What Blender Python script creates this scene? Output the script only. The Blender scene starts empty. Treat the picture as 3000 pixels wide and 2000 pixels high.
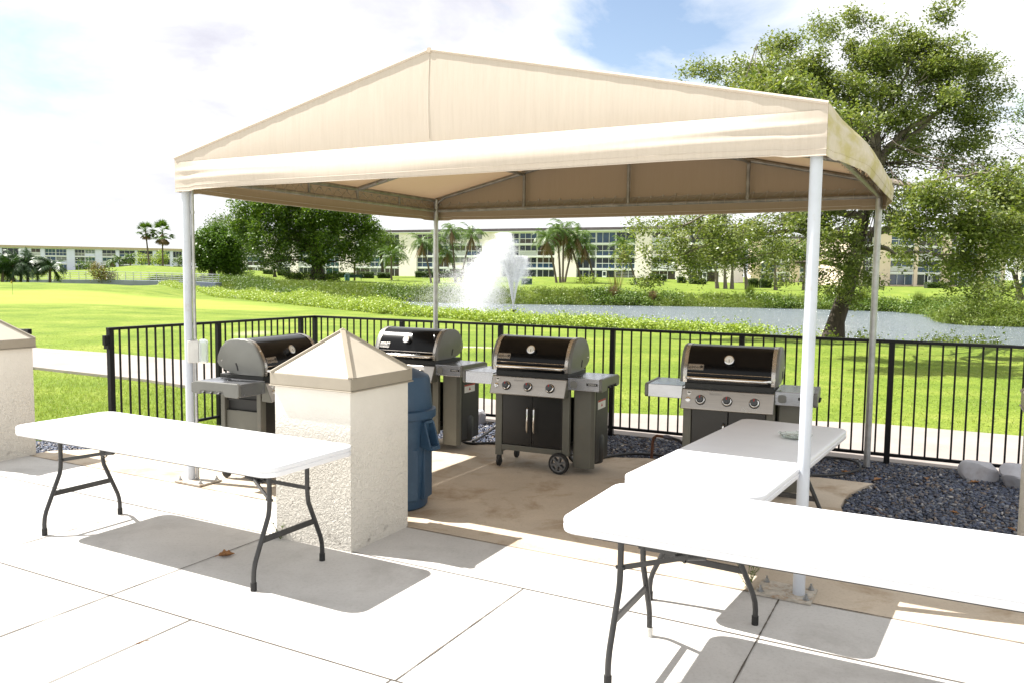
import bpy, math, random
import numpy as np
from mathutils import Vector, Matrix
R = math.radians
random.seed(7)
rng = np.random.default_rng(11)
scene = bpy.context.scene
COL = scene.collection

# ------------------------------------------------------------------ camera
CAM_H, PITCH, ROLL, FPX = 1.7318, 0.0815, 0.0118, 2397.85
cd = bpy.data.cameras.new('camera')
cam = bpy.data.objects.new('camera', cd); COL.objects.link(cam)
cd.sensor_width = 36.0; cd.lens = 36.0 * FPX / 3000.0
cd.clip_start = 0.05; cd.clip_end = 6000
_f = Vector((0, math.cos(PITCH), -math.sin(PITCH))); _u = Vector((0, math.sin(PITCH), math.cos(PITCH))); _r = Vector((1, 0, 0))
RT = _r * math.cos(ROLL) + _u * math.sin(ROLL); UP = -_r * math.sin(ROLL) + _u * math.cos(ROLL)
cam.matrix_world = Matrix(((RT.x, UP.x, -_f.x, 0), (RT.y, UP.y, -_f.y, 0), (RT.z, UP.z, -_f.z, CAM_H), (0, 0, 0, 1)))
scene.camera = cam

def ray(px, py):
    return _f + RT * ((px - 1500) / FPX) + UP * ((1000 - py) / FPX)
def at(px, py, d):                      # survey helper: the point d metres ahead on a sight line
    r = ray(px, py); t = d / r.y
    return Vector((r.x * t, d, CAM_H + r.z * t))
def gnd(px, py, z=0.0):                 # where a sight line meets the level z
    r = ray(px, py); t = (z - CAM_H) / r.z
    return Vector((r.x * t, r.y * t, z))

# patio frame: u along the front of the canopy, v away from it
OX, OY, YAW = -2.7176, 6.6443, -0.4914
CA, SA = math.cos(YAW), math.sin(YAW)
def uv(u, v, z=0.0):
    return Vector((OX + u * CA - v * SA, OY + u * SA + v * CA, z))

# ------------------------------------------------------------------ objects
def tag(o, label=None, cat=None, group=None, kind=None):
    if label: o['label'] = label
    if cat: o['category'] = cat
    if group: o['group'] = group
    if kind: o['kind'] = kind
    return o
def thing(name, label, cat, loc=(0, 0, 0), rz=0.0, group=None):
    o = bpy.data.objects.new(name, None); COL.objects.link(o)
    o.empty_display_size = 0.2
    o.location = loc; o.rotation_euler = (0, 0, rz)
    return tag(o, label, cat, group)
KIDS = {}
def adopt(o, parent):
    if parent is not None:
        o.parent = parent; KIDS.setdefault(parent.name, []).append(o)
def copy_tree(o, parent=None):
    c = o.copy(); COL.objects.link(c)
    if parent is not None: adopt(c, parent)
    for k in KIDS.get(o.name, []): copy_tree(k, c)
    return c
def finish(me, name, mats, parent, smooth, bevel, sharp=38):
    if not isinstance(mats, (list, tuple)): mats = [mats]
    for m in mats: me.materials.append(m)
    me.validate(clean_customdata=False); me.update()
    if smooth:
        me.polygons.foreach_set('use_smooth', [True] * len(me.polygons))
        me.set_sharp_from_angle(angle=R(sharp))
    o = bpy.data.objects.new(name, me); COL.objects.link(o)
    adopt(o, parent)
    if bevel:
        b = o.modifiers.new('bevel', 'BEVEL'); b.width = bevel; b.segments = 2; b.limit_method = 'ANGLE'; b.angle_limit = R(40)
    return o
class MB:
    def __init__(s): s.v = []; s.f = []; s.m = []
    def add(s, vs, fs, mi=0):
        n = len(s.v); s.v += [tuple(p) for p in vs]
        s.f += [tuple(i + n for i in f) for f in fs]; s.m += [mi] * len(fs); return s
    def box(s, x0, x1, y0, y1, z0, z1, mi=0, mat=None):
        vs = [Vector(p) for p in ((x0,y0,z0),(x1,y0,z0),(x1,y1,z0),(x0,y1,z0),(x0,y0,z1),(x1,y0,z1),(x1,y1,z1),(x0,y1,z1))]
        if mat is not None: vs = [mat @ p for p in vs]
        return s.add(vs, [(0,3,2,1),(4,5,6,7),(0,1,5,4),(1,2,6,5),(2,3,7,6),(3,0,4,7)], mi)
    def bar(s, a, b, w, h, mi=0, up=(0,0,1)):      # rectangular bar from a to b
        a = Vector(a); b = Vector(b); t = (b - a).normalized(); up = Vector(up)
        if abs(t.dot(up)) > .98: up = Vector((0,1,0))
        sd = t.cross(up).normalized() * (w / 2); u2 = sd.cross(t).normalized() * (h / 2)
        vs = [a-sd-u2, a+sd-u2, a+sd+u2, a-sd+u2, b-sd-u2, b+sd-u2, b+sd+u2, b-sd+u2]
        return s.add(vs, [(0,1,2,3),(7,6,5,4),(0,4,5,1),(1,5,6,2),(2,6,7,3),(3,7,4,0)], mi)
    def tube(s, pts, r, n=8, mi=0, caps=True):
        pts = [Vector(p) for p in pts]; rs = r if isinstance(r, (list, tuple)) else [r] * len(pts)
        k = len(s.v); prev = None
        for i, p in enumerate(pts):
            t = (pts[min(i+1, len(pts)-1)] - pts[max(i-1, 0)])
            t = t.normalized() if t.length > 1e-9 else Vector((0,0,1))
            if prev is None:
                a = Vector((0,0,1)) if abs(t.z) < .9 else Vector((1,0,0)); nx = t.cross(a).normalized()
            else:
                nx = (prev - t * prev.dot(t)); nx = nx.normalized() if nx.length > 1e-6 else t.orthogonal().normalized()
            prev = nx; ny = t.cross(nx)
            for j in range(n):
                a = 2 * math.pi * j / n; s.v.append(tuple(p + (nx * math.cos(a) + ny * math.sin(a)) * rs[i]))
        for i in range(len(pts) - 1):
            for j in range(n):
                j2 = (j + 1) % n; s.f.append((k+i*n+j, k+i*n+j2, k+(i+1)*n+j2, k+(i+1)*n+j)); s.m.append(mi)
        if caps:
            s.f.append(tuple(k + j for j in range(n))[::-1]); s.f.append(tuple(k + (len(pts)-1)*n + j for j in range(n))); s.m += [mi, mi]
        return s
    def cyl(s, a, b, r0, r1=None, n=16, mi=0):
        return s.tube([a, b], [r0, r0 if r1 is None else r1], n, mi)
    def lathe(s, prof, n=24, c=(0,0,0), mi=0, axis=None, ring=False):   # profile of (r, z)
        k = len(s.v); c = Vector(c)
        for r, z in prof:
            for j in range(n):
                a = 2*math.pi*j/n; p = Vector((r*math.cos(a), r*math.sin(a), z))
                if axis is not None: p = axis @ p
                s.v.append(tuple(c + p))
        for i in range(len(prof)-1):
            for j in range(n):
                j2 = (j+1) % n; s.f.append((k+i*n+j, k+i*n+j2, k+(i+1)*n+j2, k+(i+1)*n+j)); s.m.append(mi)
        if ring:
            q = k+(len(prof)-1)*n
            for j in range(n): s.f.append((q+j, q+(j+1)%n, k+(j+1)%n, k+j)); s.m.append(mi)
            return s
        s.f.append(tuple(k+j for j in range(n))[::-1]); s.f.append(tuple(k+(len(prof)-1)*n+j for j in range(n))); s.m += [mi, mi]
        return s
    def prism(s, poly, lo, hi, fn=lambda a, b, t: (a, b, t), mi=0):   # outline extruded from lo to hi
        n = len(poly)
        vs = [fn(a, b, lo) for a, b in poly] + [fn(a, b, hi) for a, b in poly]
        fs = [tuple(range(n))[::-1], tuple(range(n, 2*n))] + [(i, (i+1) % n, n+(i+1) % n, n+i) for i in range(n)]
        return s.add(vs, fs, mi)
    def grid(s, fn, nu, nv, mi=0):
        k = len(s.v)
        for i in range(nu+1):
            for j in range(nv+1): s.v.append(tuple(fn(i/nu, j/nv)))
        for i in range(nu):
            for j in range(nv):
                a = k+i*(nv+1)+j; s.f.append((a, a+nv+1, a+nv+2, a+1)); s.m.append(mi)
        return s
    def build(s, name, mats, parent=None, smooth=False, bevel=0, sharp=38):
        me = bpy.data.meshes.new(name); me.from_pydata(s.v, [], s.f)
        if any(s.m): me.polygons.foreach_set('material_index', s.m)
        return finish(me, name, mats, parent, smooth, bevel, sharp)
def np_mesh(name, verts, faces, mats, parent=None, smooth=False):    # faces: (n,k) array
    verts = np.asarray(verts, np.float32); faces = np.asarray(faces, np.int32); k = faces.shape[1]
    me = bpy.data.meshes.new(name)
    me.vertices.add(len(verts)); me.vertices.foreach_set('co', verts.ravel())
    me.loops.add(faces.size); me.loops.foreach_set('vertex_index', faces.ravel())
    me.polygons.add(len(faces)); me.polygons.foreach_set('loop_start', np.arange(0, faces.size, k, dtype=np.int32))
    me.polygons.foreach_set('loop_total', np.full(len(faces), k, np.int32))
    me.update(calc_edges=True)
    for m in (mats if isinstance(mats, (list, tuple)) else [mats]): me.materials.append(m)
    if smooth: me.polygons.foreach_set('use_smooth', [True]*len(faces))
    o = bpy.data.objects.new(name, me); COL.objects.link(o); adopt(o, parent)
    return o
def words(name, text, size, mat, parent, loc, rot, extrude=0.0006, align='CENTER'):
    c = bpy.data.curves.new(name, 'FONT'); c.body = text; c.size = size; c.extrude = extrude
    c.align_x = align; c.align_y = 'CENTER'; c.materials.append(mat)
    tmp = bpy.data.objects.new('lettering_curve', c); COL.objects.link(tmp); bpy.context.view_layer.update()
    me = bpy.data.meshes.new_from_object(tmp.evaluated_get(bpy.context.evaluated_depsgraph_get())); bpy.data.objects.remove(tmp)
    me.name = name; me.materials.clear(); me.materials.append(mat)
    o = bpy.data.objects.new(name, me); COL.objects.link(o); adopt(o, parent)
    o.location = loc; o.rotation_euler = rot
    return o

# ------------------------------------------------------------------ materials
def nodes(name):
    m = bpy.data.materials.new(name); m.use_nodes = True
    nt = m.node_tree; return m, nt, nt.nodes['Principled BSDF']
def ramp(nt, stops, fac):
    n = nt.nodes.new('ShaderNodeValToRGB'); e = n.color_ramp.elements
    while len(e) < len(stops): e.new(.5)
    for i, (p, c) in enumerate(stops): e[i].position = p; e[i].color = (*c, 1) if len(c) == 3 else c
    nt.links.new(fac, n.inputs[0]); return n.outputs[0]
def noise(nt, scale, detail=4, rough=.55, vec=None, dist=0, stretch=None, coord='Object'):
    if vec is None:
        tc = nt.nodes.new('ShaderNodeTexCoord'); vec = tc.outputs[coord]
    if stretch:
        mp = nt.nodes.new('ShaderNodeMapping'); mp.inputs['Scale'].default_value = stretch
        nt.links.new(vec, mp.inputs['Vector']); vec = mp.outputs[0]
    n = nt.nodes.new('ShaderNodeTexNoise'); n.inputs['Scale'].default_value = scale; n.inputs['Detail'].default_value = detail
    n.inputs['Roughness'].default_value = rough; n.inputs['Distortion'].default_value = dist
    nt.links.new(vec, n.inputs['Vector']); return n.outputs['Fac']
def mixc(nt, fac, a, b, mode='MIX'):
    n = nt.nodes.new('ShaderNodeMix'); n.data_type = 'RGBA'; n.blend_type = mode
    for sock, v in ((n.inputs[0], fac), (n.inputs[6], a), (n.inputs[7], b)):
        if hasattr(v, 'is_output'): nt.links.new(v, sock)
        elif isinstance(v, (int, float)): sock.default_value = v
        else: sock.default_value = (*v, 1)
    return n.outputs[2]
def bumpn(nt, bs, h, strength, dist=.01):
    b = nt.nodes.new('ShaderNodeBump'); b.inputs['Strength'].default_value = strength; b.inputs['Distance'].default_value = dist
    nt.links.new(h, b.inputs['Height']); nt.links.new(b.outputs[0], bs.inputs['Normal'])
def mat(name, col, rough=.6, metal=0.0, var=.12, vs=6, bump=0, bs_=60, spec=.5, stretch=None, coat=0, dirt=None, rvar=0):
    m, nt, b = nodes(name)
    b.inputs['Roughness'].default_value = rough; b.inputs['Metallic'].default_value = metal
    b.inputs['Specular IOR Level'].default_value = spec
    if coat: b.inputs['Coat Weight'].default_value = coat; b.inputs['Coat Roughness'].default_value = .05
    c = Vector(col)
    if var:
        out = ramp(nt, [(.3, tuple(c * (1 - var))), (.7, tuple(c * (1 + var)))], noise(nt, vs, 5, .6, stretch=stretch))
    else:
        rgb = nt.nodes.new('ShaderNodeRGB'); rgb.outputs[0].default_value = (*col, 1); out = rgb.outputs[0]
    if dirt:
        f = ramp(nt, [(dirt[1], (0, 0, 0)), (dirt[2], (1, 1, 1))], noise(nt, dirt[3], 6, .65))
        out = mixc(nt, f, out, dirt[0])
    nt.links.new(out, b.inputs['Base Color'])
    if rvar:
        nt.links.new(ramp(nt, [(.3, (rough-rvar,)*3), (.7, (rough+rvar,)*3)], noise(nt, vs*2, 4)), b.inputs['Roughness'])
    if bump: bumpn(nt, b, noise(nt, bs_, 4, .6), bump)
    return m
def leafmat(name, cols, trans=.35, rough=.45, spec=.4):
    m, nt, b = nodes(name)
    g = nt.nodes.new('ShaderNodeNewGeometry')
    c = ramp(nt, [(i / (len(cols) - 1), cc) for i, cc in enumerate(cols)], g.outputs['Random Per Island'])
    nt.links.new(c, b.inputs['Base Color']); b.inputs['Roughness'].default_value = rough; b.inputs['Specular IOR Level'].default_value = spec
    if trans:
        t = nt.nodes.new('ShaderNodeBsdfTranslucent')
        tcol = mixc(nt, 1.0, c, (1.0, 1.0, .45), 'MULTIPLY'); nt.links.new(tcol, t.inputs['Color'])
        mx = nt.nodes.new('ShaderNodeMixShader'); mx.inputs[0].default_value = trans
        nt.links.new(b.outputs[0], mx.inputs[1]); nt.links.new(t.outputs[0], mx.inputs[2])
        nt.links.new(mx.outputs[0], nt.nodes['Material Output'].inputs['Surface'])
    return m
# ------------------------------------------------------------------ light
SAZ, SEL = -0.285, 0.948                      # shadow direction and sun height
SUN = Vector((-math.cos(SAZ) * math.cos(SEL), -math.sin(SAZ) * math.cos(SEL), math.sin(SEL)))
sd = bpy.data.lights.new('sun', 'SUN'); sd.energy = 5.0; sd.angle = R(.53); sd.color = (1.0, .96, .90)
so = bpy.data.objects.new('sun', sd); COL.objects.link(so)
so.rotation_euler = SUN.to_track_quat('Z', 'Y').to_euler()
world = bpy.data.worlds.new('World'); scene.world = world; world.use_nodes = True
nt = world.node_tree; bg = nt.nodes['Background']; bg.inputs['Strength'].default_value = .072
sky = nt.nodes.new('ShaderNodeTexSky'); sky.sky_type = 'NISHITA'; sky.sun_disc = False
sky.sun_elevation = SEL; sky.sun_rotation = math.atan2(SUN.x, SUN.y); sky.air_density = 1.0; sky.dust_density = .6; sky.ozone_density = 1.5
tc = nt.nodes.new('ShaderNodeTexCoord'); sp = nt.nodes.new('ShaderNodeSeparateXYZ'); nt.links.new(tc.outputs['Generated'], sp.inputs[0])
def wm(op, a, b=None, clamp=False):
    n = nt.nodes.new('ShaderNodeMath'); n.operation = op; n.use_clamp = clamp
    for i, v in enumerate((a, b)):
        if v is None: continue
        if hasattr(v, 'is_output'): nt.links.new(v, n.inputs[i])
        else: n.inputs[i].default_value = v
    return n.outputs[0]
zc = wm('ADD', wm('MAXIMUM', sp.outputs[2], 0.0), .16)
cv = nt.nodes.new('ShaderNodeCombineXYZ')
nt.links.new(wm('DIVIDE', sp.outputs[0], zc), cv.inputs[0]); nt.links.new(wm('DIVIDE', sp.outputs[1], zc), cv.inputs[1]); cv.inputs[2].default_value = 3.7
cover = noise(nt, 1.15, 9, .6, cv.outputs[0], .35)
shade = noise(nt, 1.6, 7, .58, cv.outputs[0], .2, stretch=(.75, 1.2, 1))
def spot(px, py, rad, soft):            # a soft patch of sky round one bearing
    d = ray(px, py).normalized()
    n = nt.nodes.new('ShaderNodeVectorMath'); n.operation = 'DOT_PRODUCT'; n.inputs[1].default_value = d
    nrm = nt.nodes.new('ShaderNodeVectorMath'); nrm.operation = 'NORMALIZE'; nt.links.new(tc.outputs['Generated'], nrm.inputs[0])
    nt.links.new(nrm.outputs[0], n.inputs[0])
    mr = nt.nodes.new('ShaderNodeMapRange'); mr.interpolation_type = 'SMOOTHSTEP'
    mr.inputs[1].default_value = math.cos(R(rad + soft)); mr.inputs[2].default_value = math.cos(R(max(rad - soft, .1)))
    nt.links.new(n.outputs['Value'], mr.inputs[0]); return mr.outputs[0]
# open sky showing through at the upper right and, paler, low on the left
gap = wm('ADD', spot(2020, 130, 6, 5), wm('MULTIPLY', spot(40, 230, 5, 4.5), .62))
gap = wm('ADD', gap, wm('MULTIPLY', spot(2900, 250, 7, 6), .5))
gap = wm('ADD', gap, wm('MULTIPLY', spot(150, 640, 6, 5.5), .35))
cov = wm('SUBTRACT', wm('ADD', cover, .27), wm('MULTIPLY', gap, .34))
covf = ramp(nt, [(.38, (0, 0, 0)), (.60, (1, 1, 1))], cov)
dark = wm('ADD', wm('MULTIPLY', spot(540, 130, 6.5, 6.2), .18), wm('MULTIPLY', spot(740, 280, 4.6, 4.4), .24))
dark = wm('ADD', dark, wm('MULTIPLY', spot(1300, -50, 5, 4.8), .36))
dark = wm('ADD', dark, wm('MULTIPLY', spot(200, 560, 6, 5.5), .26))
wisp = ramp(nt, [(.34, (0, 0, 0)), (.66, (1, 1, 1))], noise(nt, 4.6, 8, .6, tc.outputs['Generated'], .5, stretch=(1, 1, 2.2)))
shf = wm('ADD', wm('MULTIPLY', shade, .72), wm('MULTIPLY', dark, wisp))
ccol = ramp(nt, [(.40, (7.2, 7.3, 7.4)), (.55, (6.3, 6.35, 6.5)), (.74, (5.2, 5.2, 5.75)), (1.0, (3.9, 3.85, 4.7))], shf)
skyc = mixc(nt, 1.0, sky.outputs[0], (1.35, 1.22, 1.12), 'MULTIPLY')
allc = mixc(nt, covf, skyc, ccol)
nt.links.new(allc, bg.inputs['Color'])
scene.view_settings.view_transform = 'Standard'; scene.view_settings.look = 'None'
scene.view_settings.exposure = 1.24; scene.view_settings.gamma = 1.0
scene.cycles.max_bounces = 12; scene.cycles.diffuse_bounces = 8; scene.cycles.transparent_max_bounces = 40
scene.cycles.use_denoising = True; scene.cycles.sample_clamp_indirect = 8
# ------------------------------------------------------------------ ground
WZ = -0.80
def pd(px, d): return ((px - 1500) / FPX * d, d)
near_px = [(3700,22),(3300,26),(2990,28.5),(2800,29.5),(2600,29.2),(2450,30.2),(2200,32.3),(1900,34.8),(1700,37),(1500,39.6),(1275,43),(1080,51),(900,59.5),(760,70),(640,84),(540,104),(420,117)]
far_px = [(420,128),(540,126),(640,114),(760,101),(900,87),(1080,77),(1275,71),(1600,69.5),(2040,69),(2400,66),(2615,63),(2715,58),(2745,52),(2770,47.5),(2850,45.5),(3000,44.5),(3300,44),(3700,45)]
POND = np.array([pd(*p) for p in near_px + far_px])
NEAR = np.array([pd(*p) for p in near_px]); FAR = np.array([pd(*p) for p in far_px])
CP = []
def cp(px, py, d): CP.append((px, d, CAM_H + (ray(px, py).z / ray(px, py).y) * d))
for px, py, d in [(100,880,45),(38,864,53),(-200,870,48),(100,829,76),(-250,826,76),(300,833,76),(430,842,76),(560,880,58),(620,872,70),
    (300,806,165),(60,806,165),(470,790,178),(560,800,170),(700,812,150),(440,778,215),(520,783,215),(300,800,235),
    (700,822,112),(900,833,97),(900,812,165),(1000,822,120),(1120,834,95),(1270,850,80),(1270,834,118),(1380,812,165),(1600,812,168),(1750,813,165),(1500,838,104),
    (1700,850,82),(1900,838,108),(2000,866,76),(2000,842,120),(2250,845,125),(2350,872,75),(2600,884,71),(2600,842,150),(2800,850,100),(2950,890,58),(3300,880,60),(3200,850,120)]: cp(px, py, d)
for px, d, z in [(-1500,10,-.06),(-600,12,-.06),(200,9,-.06),(200,14,-.06),(700,13,-.06),(1500,12,-.07),(2200,11,-.07),(3000,10,-.07),(4200,9,-.07),(1500,3,-.15),(-2500,4,-.15),(5500,4,-.15),
    (300,25,-.06),(800,24,-.12),(1300,22,-.16),(1800,20,-.2),(2445,28.6,-.32),(2445,20,-.2),(3100,18,-.2),(2900,24,-.36),(1500,36,-.42),(1200,38,-.38),(900,50,-.42),(2000,31,-.42),(-400,30,-.03),
    (700,60,-.45),(600,85,-.42),(0,110,-.3),(300,112,-.45),(-600,100,.2),(-600,260,.8),(300,300,1.2),(1000,300,.9),(1700,300,.9),(2500,300,.8),(3500,300,.8),(1500,900,.5),(0,900,.8),(3000,900,.5),(-2000,300,.5),(5000,200,.3)]:
    CP.append((px, d, z))
CPA = np.array(CP); CPK = np.stack([np.arctan((CPA[:,0]-1500)/FPX)*2.2, np.log(CPA[:,1])*1.0], 1)
def sdist(P, poly, closed=True):
    A = poly; B = np.roll(poly, -1, 0)
    if not closed: A = A[:-1]; B = B[:-1]
    best = np.full(len(P), 1e9)
    inside = np.zeros(len(P), bool)
    for a, b in zip(A, B):
        ab = b - a; t = np.clip(((P - a) @ ab) / max(ab @ ab, 1e-9), 0, 1)
        best = np.minimum(best, np.hypot(*(P - a - t[:, None] * ab).T))
        if closed:
            c = ((a[1] > P[:, 1]) != (b[1] > P[:, 1])) & (P[:, 0] < (b[0]-a[0]) * (P[:, 1]-a[1]) / ((b[1]-a[1]) if b[1] != a[1] else 1e-9) + a[0])
            inside ^= c
    return np.where(inside, -best, best) if closed else best
def heights(P):
    P = np.asarray(P, float); ang = np.arctan2(P[:,0], np.maximum(P[:,1], .3)) * 2.2; lg = np.log(np.maximum(np.hypot(P[:,0]*.35, np.maximum(P[:,1], .5)), 2.5))
    K = np.stack([ang, lg], 1); z = np.zeros(len(P))
    for i in range(0, len(P), 20000):
        d2 = ((K[i:i+20000, None] - CPK[None]) ** 2).sum(2) + .0012
        w = d2 ** -1.7; z[i:i+20000] = (w * CPA[:, 2]).sum(1) / w.sum(1)
    sd_ = sdist(P, POND); s = np.clip(sd_ / 2.4, 0, 1); s = s*s*(3-2*s)
    zo = (WZ - .02) * (1 - s) + z * s
    zi = WZ - .02 - .5 * np.clip(-sd_ / 2, 0, 1)
    return np.where(sd_ > 0, np.where(s >= 1, z, np.minimum(zo, np.maximum(z, WZ))), zi)
def tz(x, y): return float(heights(np.array([[x, y]]))[0])
def gp(px, d, dz=0.0):                   # a point standing on the terrain
    x, y = pd(px, d); return Vector((x, y, tz(x, y) + dz))

# terrain: one sheet from behind the camera to the horizon
angs = np.concatenate([np.radians(np.linspace(-180, -50, 40, endpoint=False)), np.radians(np.linspace(-50, 50, 520, endpoint=False)), np.radians(np.linspace(50, 180, 41))])
rads = np.concatenate([np.linspace(.5, 8, 12, endpoint=False), np.geomspace(8, 20, 40, endpoint=False), np.geomspace(20, 145, 240, endpoint=False), np.geomspace(145, 400, 50, endpoint=False), np.geomspace(400, 5000, 24)])
AA, RR = np.meshgrid(angs, rads); TP = np.stack([(RR*np.sin(AA)).ravel(), (RR*np.cos(AA)).ravel()], 1)
TZ_ = heights(TP)
na, nr = len(angs), len(rads); I = np.arange(na*nr).reshape(nr, na)
F = np.stack([I[:-1, :-1], I[:-1, 1:], I[1:, 1:], I[1:, :-1]], -1).reshape(-1, 4)[:, ::-1]
m, nt, b = nodes('lawn_turf')
g1 = ramp(nt, [(.3, (.105, .170, .020)), (.5, (.165, .235, .030)), (.72, (.26, .30, .06))], noise(nt, .45, 8, .62))
g2 = ramp(nt, [(.34, (.42, .46, .36)), (.60, (1.08, 1.04, 1.0))], noise(nt, 13, 8, .78))
gc = mixc(nt, 1.0, g1, g2, 'MULTIPLY')
att = nt.nodes.new('ShaderNodeVertexColor'); att.layer_name = 'turf_kind'
sepc = nt.nodes.new('ShaderNodeSeparateColor'); nt.links.new(att.outputs[0], sepc.inputs[0])
pg = ramp(nt, [(.3, (.21, .275, .040)), (.7, (.25, .305, .052))], noise(nt, .25, 5, .6))
gc = mixc(nt, sepc.outputs[0], gc, pg)
bk = ramp(nt, [(.3, (.06, .085, .018)), (.7, (.12, .14, .03))], noise(nt, 1.2, 6, .65))
gc = mixc(nt, sepc.outputs[1], gc, bk)
gc = mixc(nt, sepc.outputs[2], gc, (.40, .38, .29))
nt.links.new(gc, b.inputs['Base Color']); b.inputs['Roughness'].default_value = .9; b.inputs['Specular IOR Level'].default_value = .15
bumpn(nt, b, noise(nt, 22, 5, .7), .7, .03)
lawn = np_mesh('lawn', np.column_stack([TP, TZ_]), F, m, smooth=True); tag(lawn, kind='structure')
vc = lawn.data.color_attributes.new('turf_kind', 'FLOAT_COLOR', 'POINT')
def ell(cx, cy, rx, ry, ang=0, soft=.12):
    d = TP - np.array([cx, cy]); c, s_ = math.cos(ang), math.sin(ang)
    q = np.hypot((d[:,0]*c + d[:,1]*s_)/rx, (-d[:,0]*s_ + d[:,1]*c)/ry); return np.clip((1 + soft - q)/(2*soft), 0, 1)
green = np.maximum(ell(*pd(40, 50), 14, 12, .1), ell(*pd(420, 47), 9, 6, -.25))
sdp = sdist(TP, POND)
bank = np.clip(1 - (sdp - .6)/1.2, 0, 1)
sand = np.maximum.reduce([ell(*pd(1400, 21.2), .85, .16, -.10, .25), ell(*pd(1765, 19.2), .75, .16, -.12, .25), ell(*pd(738, 24.5), .45, .9, .1, .5)*.5])
vc.data.foreach_set('color', np.column_stack([green, bank, sand, np.ones(len(TP))]).astype(np.float32).ravel())

# pond
m, nt, b = nodes('pond_water')
b.inputs['Base Color'].default_value = (.15, .18, .205, 1); b.inputs['Roughness'].default_value = .15; b.inputs['IOR'].default_value = 1.33
b.inputs['Specular IOR Level'].default_value = 1.0
n1 = noise(nt, 1.7, 6, .68, dist=.7, stretch=(.5, 1.4, 1)); bumpn(nt, b, n1, 1.0, .34)
W = MB(); c = POND.mean(0)
xs = np.linspace(POND[:,0].min()-4, POND[:,0].max()+4, 2); ys = np.linspace(POND[:,1].min()-4, POND[:,1].max()+4, 2)
W.add([(xs[0],ys[0],WZ),(xs[1],ys[0],WZ),(xs[1],ys[1],WZ),(xs[0],ys[1],WZ)], [(0,1,2,3)])
tag(W.build('water', m), kind='structure')

# ------------------------------------------------------------------ paving
def concrete(name, base, stain, warm=0, amt=.5, fine=.16):
    m, nt, b = nodes(name); B = Vector(base)
    a = ramp(nt, [(.3, tuple(B*(1-fine))), (.7, tuple(B*(1+fine*.7)))], noise(nt, 1.1, 8, .62))
    sp_ = ramp(nt, [(.25, (.78, .77, .75)), (.5, (1, 1, 1))], noise(nt, 55, 3, .7))
    a = mixc(nt, .7, a, sp_, 'MULTIPLY')
    f = ramp(nt, [(.50, (0, 0, 0)), (.72, (amt,)*3)], noise(nt, 2.1, 9, .68, dist=.4))
    a = mixc(nt, f, a, stain)
    f2 = ramp(nt, [(.66, (0, 0, 0)), (.74, (.55,)*3)], noise(nt, 7.5, 6, .75))
    a = mixc(nt, f2, a, tuple(Vector(stain)*.55))
    nt.links.new(a, b.inputs['Base Color']); b.inputs['Roughness'].default_value = .85; b.inputs['Specular IOR Level'].default_value = .3
    bumpn(nt, b, noise(nt, 140, 4, .7), .35, .004); return m
M_patio = concrete('patio_concrete', (.51, .495, .475), (.30, .28, .26), amt=.55)
M_pad = concrete('tan_concrete', (.52, .44, .345), (.28, .185, .10), amt=.85, fine=.2)
M_walk = concrete('walk_concrete', (.30, .265, .245), (.25, .22, .20), amt=.4)
def slab(poly, z0, z1, name, m, kind='structure'):
    mb = MB(); mb.prism([(p.x, p.y) for p in poly], z0, z1); return tag(mb.build(name, m), kind=kind)
slab([uv(-16,-16), uv(14,-16), uv(14,-.07), uv(-16,-.07)], -.16, 0, 'patio', M_patio)
arc = [(5.02,2.93),(4.97,2.80),(4.92,2.62),(4.88,2.45),(4.86,2.25),(4.86,2.05),(4.90,1.86),(4.98,1.6),(5.10,1.35),(5.28,1.1),(5.55,.9),(5.9,.78),(6.3,.72),(6.3,-.062)]
padp = [(-2.02,-.062),(-2.02,.16),(-1.3,.85),(-.3,1.6),(.5,2.5),(.98,2.66),(2.0,2.64),(2.66,2.68),(3.04,2.86),(4.0,2.90)] + arc
slab([uv(*p) for p in padp[::-1]], -.16, -.002, 'grill_pad', M_pad)
J = MB()                                 # tooled joints between the patio bays
def joint(a, b, w=.009, n=24):
    a = uv(*a, .0035); b = uv(*b, .0035); d = (b-a).normalized(); s_ = Vector((-d.y, d.x, 0)); k = len(J.v)
    for i in range(n+1):
        p = a.lerp(b, i/n); h = w*.5*random.uniform(.55, 1.1); J.v += [tuple(p - s_*h), tuple(p + s_*h)]
    for i in range(n): J.f.append((k+2*i, k+2*i+2, k+2*i+3, k+2*i+1)); J.m.append(0)
joint((-16,-.65),(14,-.65)); joint((-16,-1.84),(14,-1.84)); joint((-16,-3.1),(14,-3.1))
for u, v0, v1 in [(.43,-.65,-1.84),(1.65,-.65,-3.1),(3.52,-.65,-1.84),(4.79,-.65,-3.1),(2.27,-1.84,-16),(3.5,-1.84,-3.1),(-.8,-.65,-3.1),(-2.05,-.65,-1.84),(.41,-1.84,-3.1),(6.05,-.65,-3.1),(4.79,-.07,-.65),(-.8,-.07,-.65)]:
    joint((u,v0),(u,v1))
joint((-2.0,-.066),(6.3,-.066), .012, 90)
tag(J.build('patio_joints', mat('joint_grime', (.10,.085,.07), .95, var=.4, vs=9)), kind='structure')
wl = [gnd(-500,1018), gnd(100,1016), gnd(319,1031), gnd(558,1053), gnd(900,1090), gnd(1300,1150), gnd(1790,1205), gnd(2200,1221), gnd(2560,1236), gnd(2990,1272)]
wn = [uv(13,3.98), uv(6.2,3.98), uv(2.4,3.88), uv(-.2,3.78), gnd(526,1123), gnd(430,1108), gnd(319,1096), gnd(100,1072), gnd(-500,1070)]
wl += [uv(13, 6.15)]
slab(wl[::-1] + wn[::-1], -.16, -.012, 'footpath', M_walk)

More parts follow.
